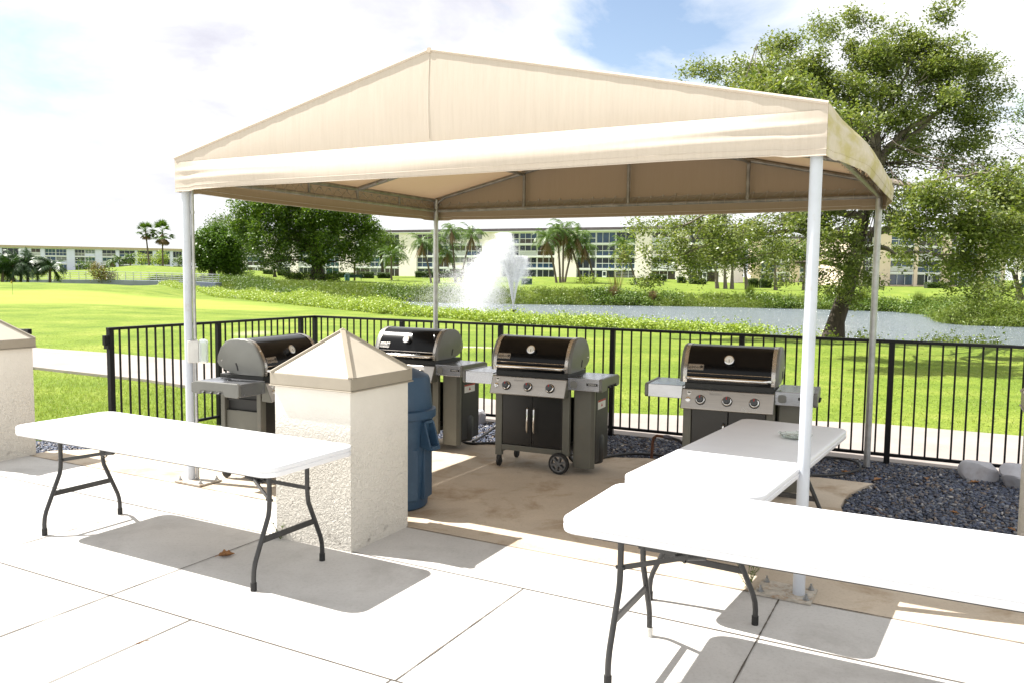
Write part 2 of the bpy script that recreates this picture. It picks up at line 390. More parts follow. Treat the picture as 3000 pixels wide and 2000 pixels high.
# ------------------------------------------------------------------ slate chippings
def in_poly(P, poly): return sdist(P, np.array(poly)) < 0
padw = [tuple(uv(*p))[:2] for p in padp]
bed = [(-2.4,.3),(-2.02,.17),(-1.3,.86),(-.3,1.62),(.5,2.52),(.98,2.68),(2.0,2.66),(2.66,2.70),(3.04,2.88),(5.02,2.95)] + [(a+.015,b) for a,b in arc[1:]] + [(9.5,-.05),(9.5,3.96),(6.2,3.96),(2.4,3.86),(-.2,3.72),(-.62,3.6),(-1.9,1.72),(-2.1,1.2),(-2.7,.34)]
bed2 = [(-2.75,-.02),(-1.98,-.02),(-1.98,.16),(-1.9,.5),(-2.7,.42)]
slab([uv(*p) for p in bed][::-1], -.3, -.045, 'gravel_bed', mat('bed_soil', (.05,.045,.045), .95, var=.4, vs=20))
def chips(polys, dens, seed):
    g = np.random.default_rng(seed); V = []; Fq = []; cnt = 0
    for poly, (u0, u1, v0, v1) in polys:
        n = int((u1-u0)*(v1-v0)*dens); P = np.column_stack([g.uniform(u0,u1,n), g.uniform(v0,v1,n)]); P = P[in_poly(P, poly)]
        n = len(P); w = np.array([uv(a, b) for a, b in P])
        L = g.uniform(.009,.023,n); Wd = L*g.uniform(.5,.9,n); T = g.uniform(.002,.006,n); zz = g.uniform(-.045,-.012,n)
        yaw = g.uniform(0,6.28,n); tx = g.normal(0,.30,n); ty = g.normal(0,.30,n)
        k = 6; a = np.sort(g.uniform(0,6.28,(n,k)),1)*.35 + (np.arange(k)*2*np.pi/k)*.65
        lx = np.cos(a)*L[:,None]; ly = np.sin(a)*Wd[:,None]
        top = np.stack([lx*.9, ly*.9, np.repeat(T[:,None],k,1)],-1); bot = np.stack([lx, ly, np.repeat(-T[:,None],k,1)],-1)
        q = np.concatenate([top,bot],1)
        cy, sy = np.cos(yaw)[:,None], np.sin(yaw)[:,None]
        x = q[...,0]*cy - q[...,1]*sy; y = q[...,0]*sy + q[...,1]*cy; z = q[...,2] + q[...,0]*np.sin(tx)[:,None] + q[...,1]*np.sin(ty)[:,None]
        V.append(np.stack([x+w[:,0:1], y+w[:,1:2], z+zz[:,None]],-1).reshape(-1,3))
        base = cnt + np.arange(n)[:,None]*12
        for i in range(6):
            j=(i+1)%6; Fq.append(base + np.array([i+6, j+6, j, i]))
        Fq.append(base + np.array([0,1,2,3])); Fq.append(base + np.array([0,3,4,5])); cnt += n*12
    return np.concatenate(V), np.concatenate(Fq)
Vc, Fc = chips([(bed,(-2.7,9.5,-.1,3.96)), (bed2,(-2.75,-1.9,-.02,.5))], 3600, 5)
M_chip = leafmat('slate_chips', [(.018,.023,.040),(.040,.052,.092),(.065,.082,.145),(.026,.033,.054),(.085,.102,.155),(.050,.064,.105),(.020,.025,.038),(.10,.12,.17),(.045,.056,.09),(.19,.14,.10),(.042,.055,.088),(.40,.38,.36)], trans=0, rough=.5, spec=.5)
tag(np_mesh('gravel', Vc, Fc, M_chip), 'dark slate chippings round the grill pad inside the fence', 'gravel', kind='stuff')

# ------------------------------------------------------------------ grass blades
def blades(P, h, w, g, lean=.45):
    n = len(P); z = heights(P); a = g.uniform(0,6.28,n); hh = h*g.uniform(.55,1.25,n); ww = w*g.uniform(.7,1.3,n)
    la = g.uniform(0,6.28,n); ln = hh*g.uniform(.1,lean*2,n)
    b0 = np.column_stack([P[:,0]-np.cos(a)*ww, P[:,1]-np.sin(a)*ww, z-.005]); b1 = np.column_stack([P[:,0]+np.cos(a)*ww, P[:,1]+np.sin(a)*ww, z-.005])
    t = np.column_stack([P[:,0]+np.cos(la)*ln, P[:,1]+np.sin(la)*ln, z+hh])
    V = np.stack([b0,b1,t],1).reshape(-1,3); return V, np.arange(3*n).reshape(-1,3)
walkw = [tuple(p)[:2] for p in wl] + [tuple(p)[:2] for p in wn]
bedw = [tuple(uv(*p))[:2] for p in bed]; patw = [tuple(uv(*p))[:2] for p in [(-16,-16),(14,-16),(14,-.05),(-16,-.05)]]
def clear(P): return P[~in_poly(P, walkw) & ~in_poly(P, bedw) & ~in_poly(P, patw) & ~in_poly(P, padw) & (sdist(P, POND) > .5)]
g = np.random.default_rng(3)
def scatter(n, d0, d1, px0, px1, fade=1.0):
    d = np.sqrt(g.uniform(d0*d0, d1*d1, n)); d = d[g.random(n) > np.clip((d-d0)/(d1-d0), 0, 1)**1.0*fade]; n = len(d); return np.column_stack([(g.uniform(px0,px1,n)-1500)/FPX*d, d])
parts_ = [blades(clear(scatter(140000, 7.2, 15, -1300, 800)), .045, .0035, g, .7), blades(clear(scatter(120000, 9.5, 24, -250, 3300)), .032, .0045, g, .9)]
off = 0; VV = []; FF = []
for v_, f_ in parts_: VV.append(v_); FF.append(f_ + off); off += len(v_)
M_blade = leafmat('grass_blade', [(.14,.22,.024),(.20,.29,.033),(.26,.34,.055),(.32,.38,.09),(.18,.26,.03),(.40,.40,.18)], trans=.3, rough=.6, spec=.2)
tag(np_mesh('grass', np.concatenate(VV), np.concatenate(FF), M_blade), 'bright green grass blades on the lawn beyond the fence', 'grass', kind='stuff')
# ------------------------------------------------------------------ canopy
CW, CD, ZB, ZE, ZP = 4.93, 3.69, 2.371, 2.620, 3.172
M_fab = None
def fabric(name, col, trans, stain=None, inner_shade=None):
    m, nt, b = nodes(name); c = Vector(col)
    a = ramp(nt, [(.3, tuple(c*.97)), (.7, tuple(c*1.03))], noise(nt, 3.2, 6, .6, stretch=(9, 9, .35)))
    a = mixc(nt, .5, a, ramp(nt, [(.32, (.90,.885,.86)), (.55, (1,1,1))], noise(nt, 14, 4, .7, stretch=(6, 6, .25))), 'MULTIPLY')
    if stain:
        a = mixc(nt, ramp(nt, [(.42, (0,0,0)), (.60, (.85,)*3)], noise(nt, 2.4, 6, .6, stretch=(1, 1.3, 3))), a, stain)
    if inner_shade:                           # inside face coloured darker to deepen the shade under the canopy
        gn = nt.nodes.new('ShaderNodeNewGeometry'); a = mixc(nt, gn.outputs['Backfacing'], a, mixc(nt, .65, a, inner_shade))
    nt.links.new(a, b.inputs['Base Color']); b.inputs['Roughness'].default_value = .8; b.inputs['Specular IOR Level'].default_value = .2
    bumpn(nt, b, noise(nt, 40, 3, .6, stretch=(3, 3, .3)), .12, .006)
    t = nt.nodes.new('ShaderNodeBsdfTranslucent'); nt.links.new(mixc(nt, 1.0, a, (1.0,.86,.7), 'MULTIPLY'), t.inputs['Color'])
    mx = nt.nodes.new('ShaderNodeMixShader'); mx.inputs[0].default_value = trans
    nt.links.new(b.outputs[0], mx.inputs[1]); nt.links.new(t.outputs[0], mx.inputs[2]); nt.links.new(mx.outputs[0], nt.nodes['Material Output'].inputs['Surface'])
    return m
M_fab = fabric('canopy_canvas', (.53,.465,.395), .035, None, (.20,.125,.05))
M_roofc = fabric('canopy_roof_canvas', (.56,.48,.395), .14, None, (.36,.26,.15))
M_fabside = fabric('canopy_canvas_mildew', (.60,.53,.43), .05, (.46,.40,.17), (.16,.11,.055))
M_galv = mat('galvanised_pipe', (.46,.46,.46), .42, .75, .18, 14, bump=.05)
M_white = mat('white_painted_steel', (.52,.55,.60), .35, 0, .06, 5, dirt=((.40,.37,.33), .62, .8, 6))
M_rope = mat('lacing_cord', (.30,.26,.20), .8); M_pipe = mat('weathered_pipe', (.25,.235,.205), .5, .55, .3, 10)
M_bolt = mat('bolt_steel', (.38,.39,.40), .35, .9, .2, 60)
M_rust = mat('rusty_plate', (.46,.42,.36), .7, .2, .25, 30, dirt=((.30,.17,.08), .5, .7, 25))
can = thing('gable_canopy', 'beige canvas gable canopy on four steel posts over the grills', 'canopy', (OX, OY, 0), -.5023)
def roofz(u): return ZE + (ZP-ZE) * (1 - abs(u - CW/2) / (CW/2))
def sag(a): return -.035*math.sin(math.pi*a)
mb = MB()
mb.grid(lambda a, b: (CW/2*a, CD*b, ZE + (ZP-ZE)*a + sag(a)*math.sin(math.pi*min(1, b*3 if b < .5 else (1-b)*3)) * .6), 16, 12)
mb.grid(lambda a, b: (CW/2 + CW/2*a, CD*b, ZP - (ZP-ZE)*a + sag(a)*math.sin(math.pi*min(1, b*3 if b < .5 else (1-b)*3)) * .6), 16, 12)
mb.tube([(CW/2, -.012, ZP+.004), (CW/2, CD+.012, ZP+.004)], .018, 8)
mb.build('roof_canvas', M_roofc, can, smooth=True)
rr = random.Random(4)
def gable(v, name, sgn):
    mb = MB()
    def fn(a, b):
        u = CW*a; zt = roofz(u) + .006; zb = ZE - .07
        y = v + sgn*.012*math.sin(b*math.pi)*math.sin(a*math.pi)
        y += sgn*.0018*math.sin(u*31)*math.sin(b*math.pi)
        return (u, y, zb + (zt-zb)*b)
    mb.grid(fn if sgn < 0 else (lambda a, b: fn(1-a, b)), 60, 10)
    mb.tube([(CW/2, v + sgn*(.012*math.sin(math.pi*k/10) + .0016), (ZE-.07) + (ZP+.006-ZE+.07)*k/10) for k in range(1, 11)], .0022, 6)         # centre seam
    mb.tube([(.0, v, ZE+.004), (CW/2, v, ZP+.008), (CW, v, ZE+.004)], .012, 6)           # piped edge
    mb.build(name, M_fab, can, smooth=True, sharp=60)
gable(0, 'gable_panel', -1); gable(CD, 'gable_panel', 1)
def valance(L, fn, name, m, sg, seed):
    # outward offset of the loose skirt: slack between corners, folds fanning in from each corner
    q = random.Random(seed)
    def off(s, t):                          # s along 0..1, t down 0..1
        e = min(s, 1-s) * L; slack = min(1, e/.9); slack = slack*slack*(3-2*slack)
        o = slack * (.105*math.sin(math.pi*min(1, (t**.80)*.66)) )
        o += slack * .010*math.sin(s*L*2.1 + seed)*math.sin(math.pi*t)
        f = max(0, 1 - e/1.5) * min(1, e/.12)
        o += f*(1-.25*f)*.018*max(0, 1-abs(t - (.30 + .10*e))/.12) + f*(1-.3*f)*.016*max(0, 1-abs(t-(.60+.05*e))/.12)
        return o*sg + .004*min(1, e/.05) + .001
    mb = MB(); nu = int(L*16)
    def pt(a, b):
        top = ZE - .03 if L > 4 else ZE + .004      # the side skirts run up to the eave
        z = top - (top - ZB)*b
        hang = -.012*math.sin(math.pi*a)*b - (.010 if min(a, 1-a)*L < .25 else 0)*b
        return fn(a, off(a, b), z + hang)
    mb.grid(lambda a, b: pt(a, 1-b), nu, 20)
    mb.tube([pt(i/nu, 1) for i in range(nu+1)], .004, 5)
    mb.tube([Vector(pt(i/nu, .86)) for i in range(nu+1)], .0022, 4)        # stitched hem
    mb.build(name, m, can, smooth=True, sharp=70)
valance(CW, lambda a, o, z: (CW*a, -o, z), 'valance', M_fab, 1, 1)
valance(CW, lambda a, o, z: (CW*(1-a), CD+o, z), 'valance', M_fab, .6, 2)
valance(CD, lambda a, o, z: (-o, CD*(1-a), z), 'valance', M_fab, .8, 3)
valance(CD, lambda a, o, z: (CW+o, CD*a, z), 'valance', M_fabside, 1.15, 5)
pin = .055
for i, (u, v, pm, lab) in enumerate([(pin, pin, M_white, 'white post with conduit and outlet box'), (CW-pin, pin, M_white, 'white post nearest the camera'), (CW-pin, CD-pin, M_galv, None), (pin, CD-pin, M_galv, None)]):
    mb = MB(); mb.cyl((u, v, 0), (u, v, ZE-.02), (.0325 if pm is M_white else .029), n=20); p = mb.build('post', pm, can, smooth=True)
    if lab: p['label'] = lab
    du = .07 if u < 1 else -.07; dv = .02
    if v > 1: continue                     # the back posts are set straight into the bed
    mb = MB(); mb.box(u+du-.15, u+du+.15, v+dv-.125, v+dv+.105, .002, .016); bp_ = mb.build('base_plate', M_rust, p, bevel=.002)
    for a, b_ in ((-.12,-.09),(.12,-.09),(.12,.075),(-.12,.075)):
        x, y = u+du+a, v+dv+b_; mb = MB(); mb.lathe([(.018,.0155),(.018,.022),(.0115,.0222),(.0115,.034),(.006,.0342),(.006,.05)], 12, (x,y,0))
        mb.build('anchor_bolt', M_bolt, p)
rail = .02
def pipes(name, segs, r, m=M_pipe):
    mb = MB()
    for s in segs: mb.tube(s, r, 10)
    return mb.build(name, m, can, smooth=True)
i1, i2 = .05, CW-.05; j1, j2 = .05, CD-.05; zl, zr = ZB+.10, ZE-.03
for y in (j1, j2):
    pipes('bottom_rail', [[(i1,y,zl),(i2,y,zl)]], rail)
    pipes('gable_rafters', [[(i1,y,zr-.10),(i1+.03,y,zr-.02),(i1+.12,y,roofz(i1+.12)-.035),(CW/2,y,ZP-.04),(i2-.12,y,roofz(i2-.12)-.035),(i2-.03,y,zr-.02),(i2,y,zr-.10)]], .019)
    for fr in (.25,.5,.75): pipes('gable_strut', [[(CW*fr,y,zl),(CW*fr,y,roofz(CW*fr)-.04)]], .018)
for x in (i1, i2):
    pipes('bottom_rail', [[(x,j1,zl),(x,j2,zl)]], rail); pipes('eave_rail', [[(x,j1,zr),(x,j2,zr)]], rail)
    for k in range(1, 5): pipes('rail_strut', [[(x,j1+(j2-j1)*k/5,zl),(x,j1+(j2-j1)*k/5,zr)]], .014)
pipes('mid_rafters', [[(i1,CD*.6,zr),(CW/2,CD*.6,ZP-.055)],[(i2,CD*.6,zr),(CW/2,CD*.6,ZP-.055)]], .024)
for s_ in (1, -1):
    for k in range(2, 9):
        mb = MB()
        f = k/18.; u = i1 + (CW/2-i1)*2*f*.5 if s_ == 1 else i2 - (CW/2-i1)*2*f*.5
        z = zr + (ZP-.055-zr)*(f); mb.cyl((u, CD*.6-.02, z-.012), (u, CD*.6-.04, z-.012), .009, n=6); mb.build('rafter_bolt', M_bolt, can)
pipes('purlin', [[(CW*.25,j1,roofz(CW*.25)-.055),(CW*.25,j2,roofz(CW*.25)-.055)]], .018); pipes('purlin', [[(CW*.75,j1,roofz(CW*.75)-.055),(CW*.75,j2,roofz(CW*.75)-.055)]], .018)
pipes('ridge_pipe', [[(CW/2,j1,ZP-.20),(CW/2,j2,ZP-.20)]], .02)
mb = MB(); mb.box(CW/2-.035, CW/2+.035, j2-.14, j2-.02, ZP-.255, ZP-.18); mb.build('ridge_bracket', M_galv, can, bevel=.006)
def lacing(a, b, inward, seed):             # zig-zag cord from eyelets in the canvas round the bottom rail
    q = random.Random(seed); a = Vector(a); b = Vector(b); inn = Vector(inward); n = int((b-a).length/.13); mb = MB()
    for i in range(n):
        p = a.lerp(b, (i+.3)/n); p2 = a.lerp(b, min(1, (i+1.15)/n)); e = p - inn*.045 + Vector((0,0,.085+q.uniform(-.008,.008)))
        mb.tube([e, p + inn*.026 + Vector((0,0,.012)), p + inn*.018 + Vector((0,0,-.024)), p - inn*.024 + Vector((0,0,-.01)), p2 - inn*.045 + Vector((0,0,.085))], .0028, 4)
        mb.cyl(e, e + inn*.012, .010, n=8)
    mb.build('lacing', M_rope, can)
lacing((i1,j2,zl),(i2,j2,zl),(0,-1,0),1); lacing((i1,j1,zl),(i1,j2,zl),(1,0,0),2); lacing((i2,j1,zl),(i2,j2,zl),(-1,0,0),3); lacing((i1,j1,zl),(i2,j1,zl),(0,1,0),4)
# conduit and weatherproof outlet on the near-left post
e1, e2 = Vector((.63,.77,0)), Vector((.77,-.63,0)); PC = Vector((pin, pin, 0)); BM = Matrix(((e1.x,e2.x,0,PC.x),(e1.y,e2.y,0,PC.y),(0,0,1,0),(0,0,0,1)))
q_ = PC + e1*.048 + e2*.012; cx, cy = q_.x, q_.y
mb = MB(); mb.tube([(cx,cy,.02),(cx,cy,1.0)], .0135, 10); mb.tube([(cx,cy,1.15),(cx,cy,ZB+.1)], .0135, 10)
for z in (.42,.78,1.28,1.75,2.2): mb.lathe([(.017,-.012),(.017,.012)], 10, (cx,cy,z))
mb.build('conduit', M_galv, can, smooth=True)
mb = MB(); mb.box(-.01,.075,-.03,.055,.985,1.165,mat=BM); ob = mb.build('electrical_box', mat('grey_box', (.62,.61,.58), .5, .1), can, bevel=.008)
mg, nt, b = nodes('clear_cover'); b.inputs['Base Color'].default_value = (.80,.86,.84,1); b.inputs['Roughness'].default_value = .15; b.inputs['Transmission Weight'].default_value = .55
mb = MB(); mb.box(.0755,.150,-.045,.075,.98,1.172,mat=BM); mb.build('weather_cover', mg, ob, bevel=.022)
mb = MB(); mb.box(.0752,.085,-.025,.055,1.0,1.15,mat=BM); mb.box(.085,.093,.045,.054,1.03,1.04,mat=BM); mb.box(.085,.093,.045,.054,1.11,1.12,mat=BM); mb.build('socket', mat('socket_grey', (.35,.36,.36), .5), ob)

# ------------------------------------------------------------------ fence
M_blk = mat('black_fence_paint', (.008,.008,.009), .42, 0, .2, 20, spec=.25)
FX, FY, FA, FH = -2.6094, 10.8099, -.4685, 1.161
fen = thing('metal_fence', 'black picket fence round the back of the grill area', 'fence', (FX, FY, -.03), FA)
def fbox(x0,x1,y0,y1,z0,z1,name):
    mb = MB(); mb.box(x0,x1,y0,y1,z0,z1); return mb.build(name, M_blk, fen, bevel=.003)
FHl = FH + .03
right_posts = [0] + [1.387*k for k in range(1, 7)]; left_posts = [.276, 1.66, 3.048]
RE = right_posts[-1]; LE = left_posts[-1]
for p in right_posts: fbox(p-.026,p+.026,-.026,.026,0,FHl-.028,'fence_post')
for p in left_posts: fbox(-.026,.026,-p-.026,-p+.026,0,FHl-.028,'fence_post')
fbox(-.022,RE+.026,-.022,.022,FHl-.028,FHl,'top_rail'); fbox(-.022,.022,-LE-.03,-.0225,FHl-.028,FHl,'top_rail')
fbox(-.016,RE,-.016,.016,.085,.115,'bottom_rail'); fbox(-.016,.016,-LE,-.017,.085,.115,'bottom_rail')
for i in range(len(right_posts)-1):
    for k in range(1, 13):
        x = right_posts[i] + 1.387*k/13; fbox(x-.0085,x+.0085,-.0085,.0085,.115,FHl-.028,'picket')
lp = [0] + left_posts
for i in range(3):
    n = 3 if i == 0 else 13
    for k in range(1, n):
        y = lp[i] + (lp[i+1]-lp[i])*k/n; fbox(-.0085,.0085,-y-.0085,-y+.0085,.115,FHl-.028,'picket')
mb = MB(); mb.box(-.02,.02,-LE-.075,-LE-.027,FHl-.17,FHl-.075); mb.box(-.035,.035,-LE-.05,-LE-.027,FHl-.21,FHl-.16); mb.build('gate_latch', M_blk, fen, bevel=.004)
gt = thing('fence_gate', 'black picket gate standing open behind the left stucco pillar', 'gate', tuple(at(88, 973, 8.3).xy - Vector((CA, SA))) + (-.03,), YAW)
mb = MB(); mb.box(0,.99,-.02,.02,FHl-.075,FHl-.045); mb.box(.93,1.0,-.022,.022,FHl-.095,FHl-.04); mb.build('top_rail', M_blk, gt, bevel=.006)
mb = MB(); mb.box(0,1.0,-.016,.016,.085,.115); mb.build('bottom_rail', M_blk, gt, bevel=.003)
for x in (.02,.16,.30,.44,.58): 
    mb = MB(); mb.box(x-.0085,x+.0085,-.0085,.0085,.115,FHl-.05); mb.build('picket', M_blk, gt)

# ------------------------------------------------------------------ stucco pillars
def stucco(name, col, st):
    m, nt, b = nodes(name); c = Vector(col)
    a = ramp(nt, [(.3, tuple(c*.94)), (.7, tuple(c*1.04))], noise(nt, 2.2, 6, .6))
    tcn = nt.nodes.new('ShaderNodeTexCoord'); sx = nt.nodes.new('ShaderNodeSeparateXYZ'); nt.links.new(tcn.outputs['Object'], sx.inputs[0])
    mr = nt.nodes.new('ShaderNodeMapRange'); mr.inputs[1].default_value = .30; mr.inputs[2].default_value = .0; nt.links.new(sx.outputs[2], mr.inputs[0])
    mu = nt.nodes.new('ShaderNodeMath'); mu.operation = 'MULTIPLY'
    nt.links.new(mr.outputs[0], mu.inputs[0]); nt.links.new(ramp(nt, [(.56, (0,0,0)), (.72, (.9,)*3)], noise(nt, 9, 8, .72)), mu.inputs[1])
    a = mixc(nt, mu.outputs[0], a, (.20,.17,.14)); nt.links.new(a, b.inputs['Base Color'])
    b.inputs['Roughness'].default_value = .9; b.inputs['Specular IOR Level'].default_value = .2
    # rough dash, finer towards the top
    n1 = noise(nt, 48, 3, .55, dist=1.0); n2 = noise(nt, 90, 3, .6)
    mr2 = nt.nodes.new('ShaderNodeMapRange'); mr2.inputs[1].default_value = .98; mr2.inputs[2].default_value = .55; mr2.inputs[3].default_value = .12; nt.links.new(sx.outputs[2], mr2.inputs[0])
    bp = nt.nodes.new('ShaderNodeBump'); bp.inputs['Distance'].default_value = .022
    ms = nt.nodes.new('ShaderNodeMath'); ms.operation = 'MULTIPLY'; ms.inputs[1].default_value = st; nt.links.new(mr2.outputs[0], ms.inputs[0]); nt.links.new(ms.outputs[0], bp.inputs['Strength'])
    nt.links.new(n1, bp.inputs['Height']); nt.links.new(bp.outputs[0], b.inputs['Normal'])
    return m
M_stuc = stucco('stucco', (.68,.645,.58), .85)
M_cap = mat('cap_metal', (.52,.47,.39), .55, 0, .05, 4); M_capdk = mat('cap_flashing', (.30,.262,.205), .5, 0, .06, 6)
def make_pillar(loc, rz, label):
    S, PH, PF, PA, ov = .612, 1.004, .085, .268, .022
    t = thing('stucco_pillar', label, 'pillar', loc, rz, 'stucco pillars round the grill area')
    mb = MB(); n = 14
    for (ax, bx_, cx_, dx) in (((0,0),(S,0),0,0), ((S,0),(S,S),0,0), ((S,S),(0,S),0,0), ((0,S),(0,0),0,0)):
        mb.grid(lambda a, b, A=ax, B=bx_: (A[0]+(B[0]-A[0])*a, A[1]+(B[1]-A[1])*a, (PH+.02)*b), n, n*2)
    mb.build('shaft', M_stuc, t)
    c = S/2; h = c+ov
    mb = MB(); zt = PH+PF
    mb.box(c-h,c+h,c-h,c+h,PH+.0085,zt); mb.box(c-h-.007,c+h+.007,c-h-.007,c+h+.007,PH,PH+.008); fl = mb.build('cap_fascia', M_capdk, t, bevel=.004)
    mb = MB(); i = h-.004; ap = (c,c,zt+PA); q = [(c-i,c-i,zt+.002),(c+i,c-i,zt+.002),(c+i,c+i,zt+.002),(c-i,c+i,zt+.002)]
    mb.add(q+[ap], [(0,1,4),(1,2,4),(2,3,4),(3,0,4),(3,2,1,0)]); mb.build('cap_roof', M_cap, t)
    mb = MB()
    for p in q: mb.bar(p, ap, .034, .016)
    mb.tube([(c,c,zt+PA-.01),(c,c,zt+PA+.012)],[.02,.004],8); mb.build('ridge_flashing', M_capdk, t, bevel=.002)
    return t
make_pillar((-.985, 4.961, 0), 1.091, 'cream stucco pillar with pyramid cap beside the blue trash can')
lpw = gnd(106, 1330); make_pillar((lpw.x-.612*math.cos(1.091), lpw.y-.612*math.sin(1.091), 0), 1.091, 'cream stucco pillar behind the left end of the left folding table')
rp = gnd(3000, 1790); make_pillar((rp.x+.612*.887, rp.y-.612*.46, 0), 1.091, 'white stucco pillar at the right edge of the frame behind the nearest table')

# ------------------------------------------------------------------ folding tables
def plastic():
    m, nt, b = nodes('white_table_plastic')
    a = ramp(nt, [(.3, (.66,.665,.69)), (.7, (.72,.725,.745))], noise(nt, 3, 6, .6))
    a = mixc(nt, ramp(nt, [(.62, (0,0,0)), (.80, (.5,)*3)], noise(nt, 5, 8, .75, stretch=(.6, 3, 1))), a, (.56,.52,.48))
    nt.links.new(a, b.inputs['Base Color']); b.inputs['Roughness'].default_value = .42; bumpn(nt, b, noise(nt, 260, 2, .5), .12, .001); return m
M_ptop = plastic(); M_leg = mat('grey_leg_paint', (.034,.034,.034), .35, .2, .2, 20); M_black = mat('black_rubber', (.012,.012,.012), .6); M_wcap = mat('white_rubber', (.6,.59,.55), .6)
def table_parts(t, TL, TW, ld, ls, whitefoot=None):
    TZ = .716; th = .060; r = .085; hx, hy = TL/2, TW/2
    def ring(ins, z):
        out = []
        for cx, cy, a0 in ((hx-r,hy-r,0),(-hx+r,hy-r,90),(-hx+r,-hy+r,180),(hx-r,-hy+r,270)):
            for k in range(9):
                a = R(a0 + 90*k/8); out.append((cx+(r-ins)*math.cos(a), cy+(r-ins)*math.sin(a), z))
        return out
    rings = [(.016,TZ-th),(.003,TZ-th+.004),(0,TZ-th+.012),(.0,TZ-.032),(.004,TZ-.029),(.004,TZ-.025),(0,TZ-.022),(0,TZ-.010),(.003,TZ-.003),(.009,TZ)]
    mb = MB(); n = 36
    for i, z in rings: mb.v += ring(i, z)
    for k in range(len(rings)-1):
        for j in range(n): mb.f.append((k*n+j, k*n+(j+1)%n, (k+1)*n+(j+1)%n, (k+1)*n+j)); mb.m.append(0)
    mb.f.append(tuple(range(n))[::-1]); mb.f.append(tuple(range((len(rings)-1)*n, len(rings)*n))); mb.m += [0,0]
    mb.build('tabletop', M_ptop, t, smooth=True, sharp=45)
    zt = TZ-th
    mb = MB(); mb.bar((-hx+.13,-hy+.09,zt-.014),(hx-.13,-hy+.09,zt-.014),.02,.026); mb.bar((-hx+.13,hy-.09,zt-.014),(hx-.13,hy-.09,zt-.014),.02,.026); mb.build('under_frame', M_leg, t)
    for sx in (-1, 1):
        x = sx*(hx-ld)
        for sy in (-1, 1):
            a = .150*sy; bfoot = ls*sy
            pts = [(x,a,zt-.002),(x,a,.47),(x,a*1.02,.425),(x,a+(bfoot-a)*.08,.385),(x,a+(bfoot-a)*.88,.155),(x,bfoot*.985,.115),(x,bfoot,.075),(x,bfoot,.02)]
            mb = MB(); mb.tube(pts, .0138, 12); lg = mb.build('leg', M_leg, t, smooth=True, sharp=60)
            wc = whitefoot == (sx, sy)
            mb = MB(); mb.cyl((x,bfoot,0),(x,bfoot,.045),.0172,n=14); ft = mb.build('foot_cap', M_wcap if wc else M_black, lg, smooth=True)
            if wc: ft['label'] = 'white foot cap'
        mb = MB(); yb = .150 + (ls-.150)*.52; mb.bar((x,-yb,.262),(x,yb,.262),.012,.034); mb.build('cross_bar', M_leg, t, bevel=.002)
        mb = MB(); xi, xo = x-sx*.26, x-sx*.56; zc_ = .525
        for sy in (-1, 1): mb.bar((x, sy*.150, .475), (xi, sy*.012, zc_), .008, .022)
        mb.bar((xi+sx*.06,0,zc_-.01),(xo,0,zt-.012),.012,.022); mb.tube([(xi+sx*.03,0,zc_-.006),(xi-sx*.07,0,zc_+.012)],.017,8)
        mb.lathe([(.018,-.004),(.023,-.004),(.023,.004),(.018,.004)], 14, ring=True, c=(xi+sx*.02,0,zc_-.012), axis=Matrix.Rotation(R(90),3,'Y'))
        for sy in (-1, 1): mb.cyl((x-.02,sy*.150,.475),(x+.02,sy*.150,.475),.009,n=8)
        mb.build('folding_brace', M_leg, t, smooth=True)
def make_table(label, x, y, rz, TL, TW, ld, ls, **k):
    t = thing('folding_table', label, 'table', (x, y, 0), rz, 'white plastic folding tables'); table_parts(t, TL, TW, ld, ls, **k); return t
make_table('white folding table in full sun, standing in front of the two left stucco pillars', -2.0855, 5.0243, -.4959, 2.285, .71, .206, .275)
make_table('white folding table nearest the camera, running out of frame at the right', 1.1847-.92*math.cos(.4862)+1.14*math.cos(.4862), 3.2512+.92*math.sin(.4862)-1.14*math.sin(.4862), -.4862, 2.285, .732, .206, .275, whitefoot=(-1, 1))
make_table('white folding table half shaded by the canopy with a glass dish on it', 1.4278, 4.8071, 1.0042, 2.108, .722, .249, .283)
# octagonal glass dish on the far table
gp_ = gnd(2330, 1281, .716)
dsh = thing('glass_dish', 'greenish glass octagonal dish on the shaded end of the far folding table', 'dish', tuple(gp_), .3)
mgl, nt, b = nodes('green_glass'); b.inputs['Base Color'].default_value = (.86,.93,.88,1); b.inputs['Roughness'].default_value = .08; b.inputs['Transmission Weight'].default_value = .92
mb = MB(); mb.lathe([(.055,.0),(.085,.002),(.098,.010),(.100,.024),(.093,.025),(.085,.012),(.05,.008)], 8); mb.build('dish_bowl', mgl, dsh, bevel=.002)
for k in range(4):
    mb = MB(); mb.box(.088,.104,-.012,.012,0.0235,.030, mat=Matrix.Rotation(R(45+90*k),4,'Z')); mb.build('rim_lug', mgl, dsh)

# ------------------------------------------------------------------ trash can
M_blue = mat('blue_plastic', (.024,.062,.115), .48, 0, .10, 3, spec=.5, bump=.05, bs_=200, dirt=((.06,.12,.19), .55, .8, 4))
tr = thing('trash_can', 'round blue plastic trash can with domed lid behind the stucco pillar', 'trash can', (-.86, 6.05, 0), YAW)
mb = MB(); mb.lathe([(.222,.0),(.236,.015),(.240,.05),(.272,.62),(.276,.70),(.262,.70)], 40)
for k in range(8):
    a = 2*math.pi*k/8+.2
    Mx = Matrix.Rotation(a,4,'Z'); mb.box(.225,.262,-.075,.075,.08,.46,mat=Mx)
mb.build('bin_body', M_blue, tr, smooth=True, bevel=.006, sharp=30)
mb = MB(); mb.lathe([(.285,.675),(.297,.68),(.300,.70),(.296,.735),(.270,.745)], 40); mb.build('rim', M_blue, tr, smooth=True)
mb = MB(); prof = [(.268,.735),(.272,.75),(.266,.80),(.252,.955),(.240,.982),(.215,.995),(.12,1.035),(.03,1.045)]
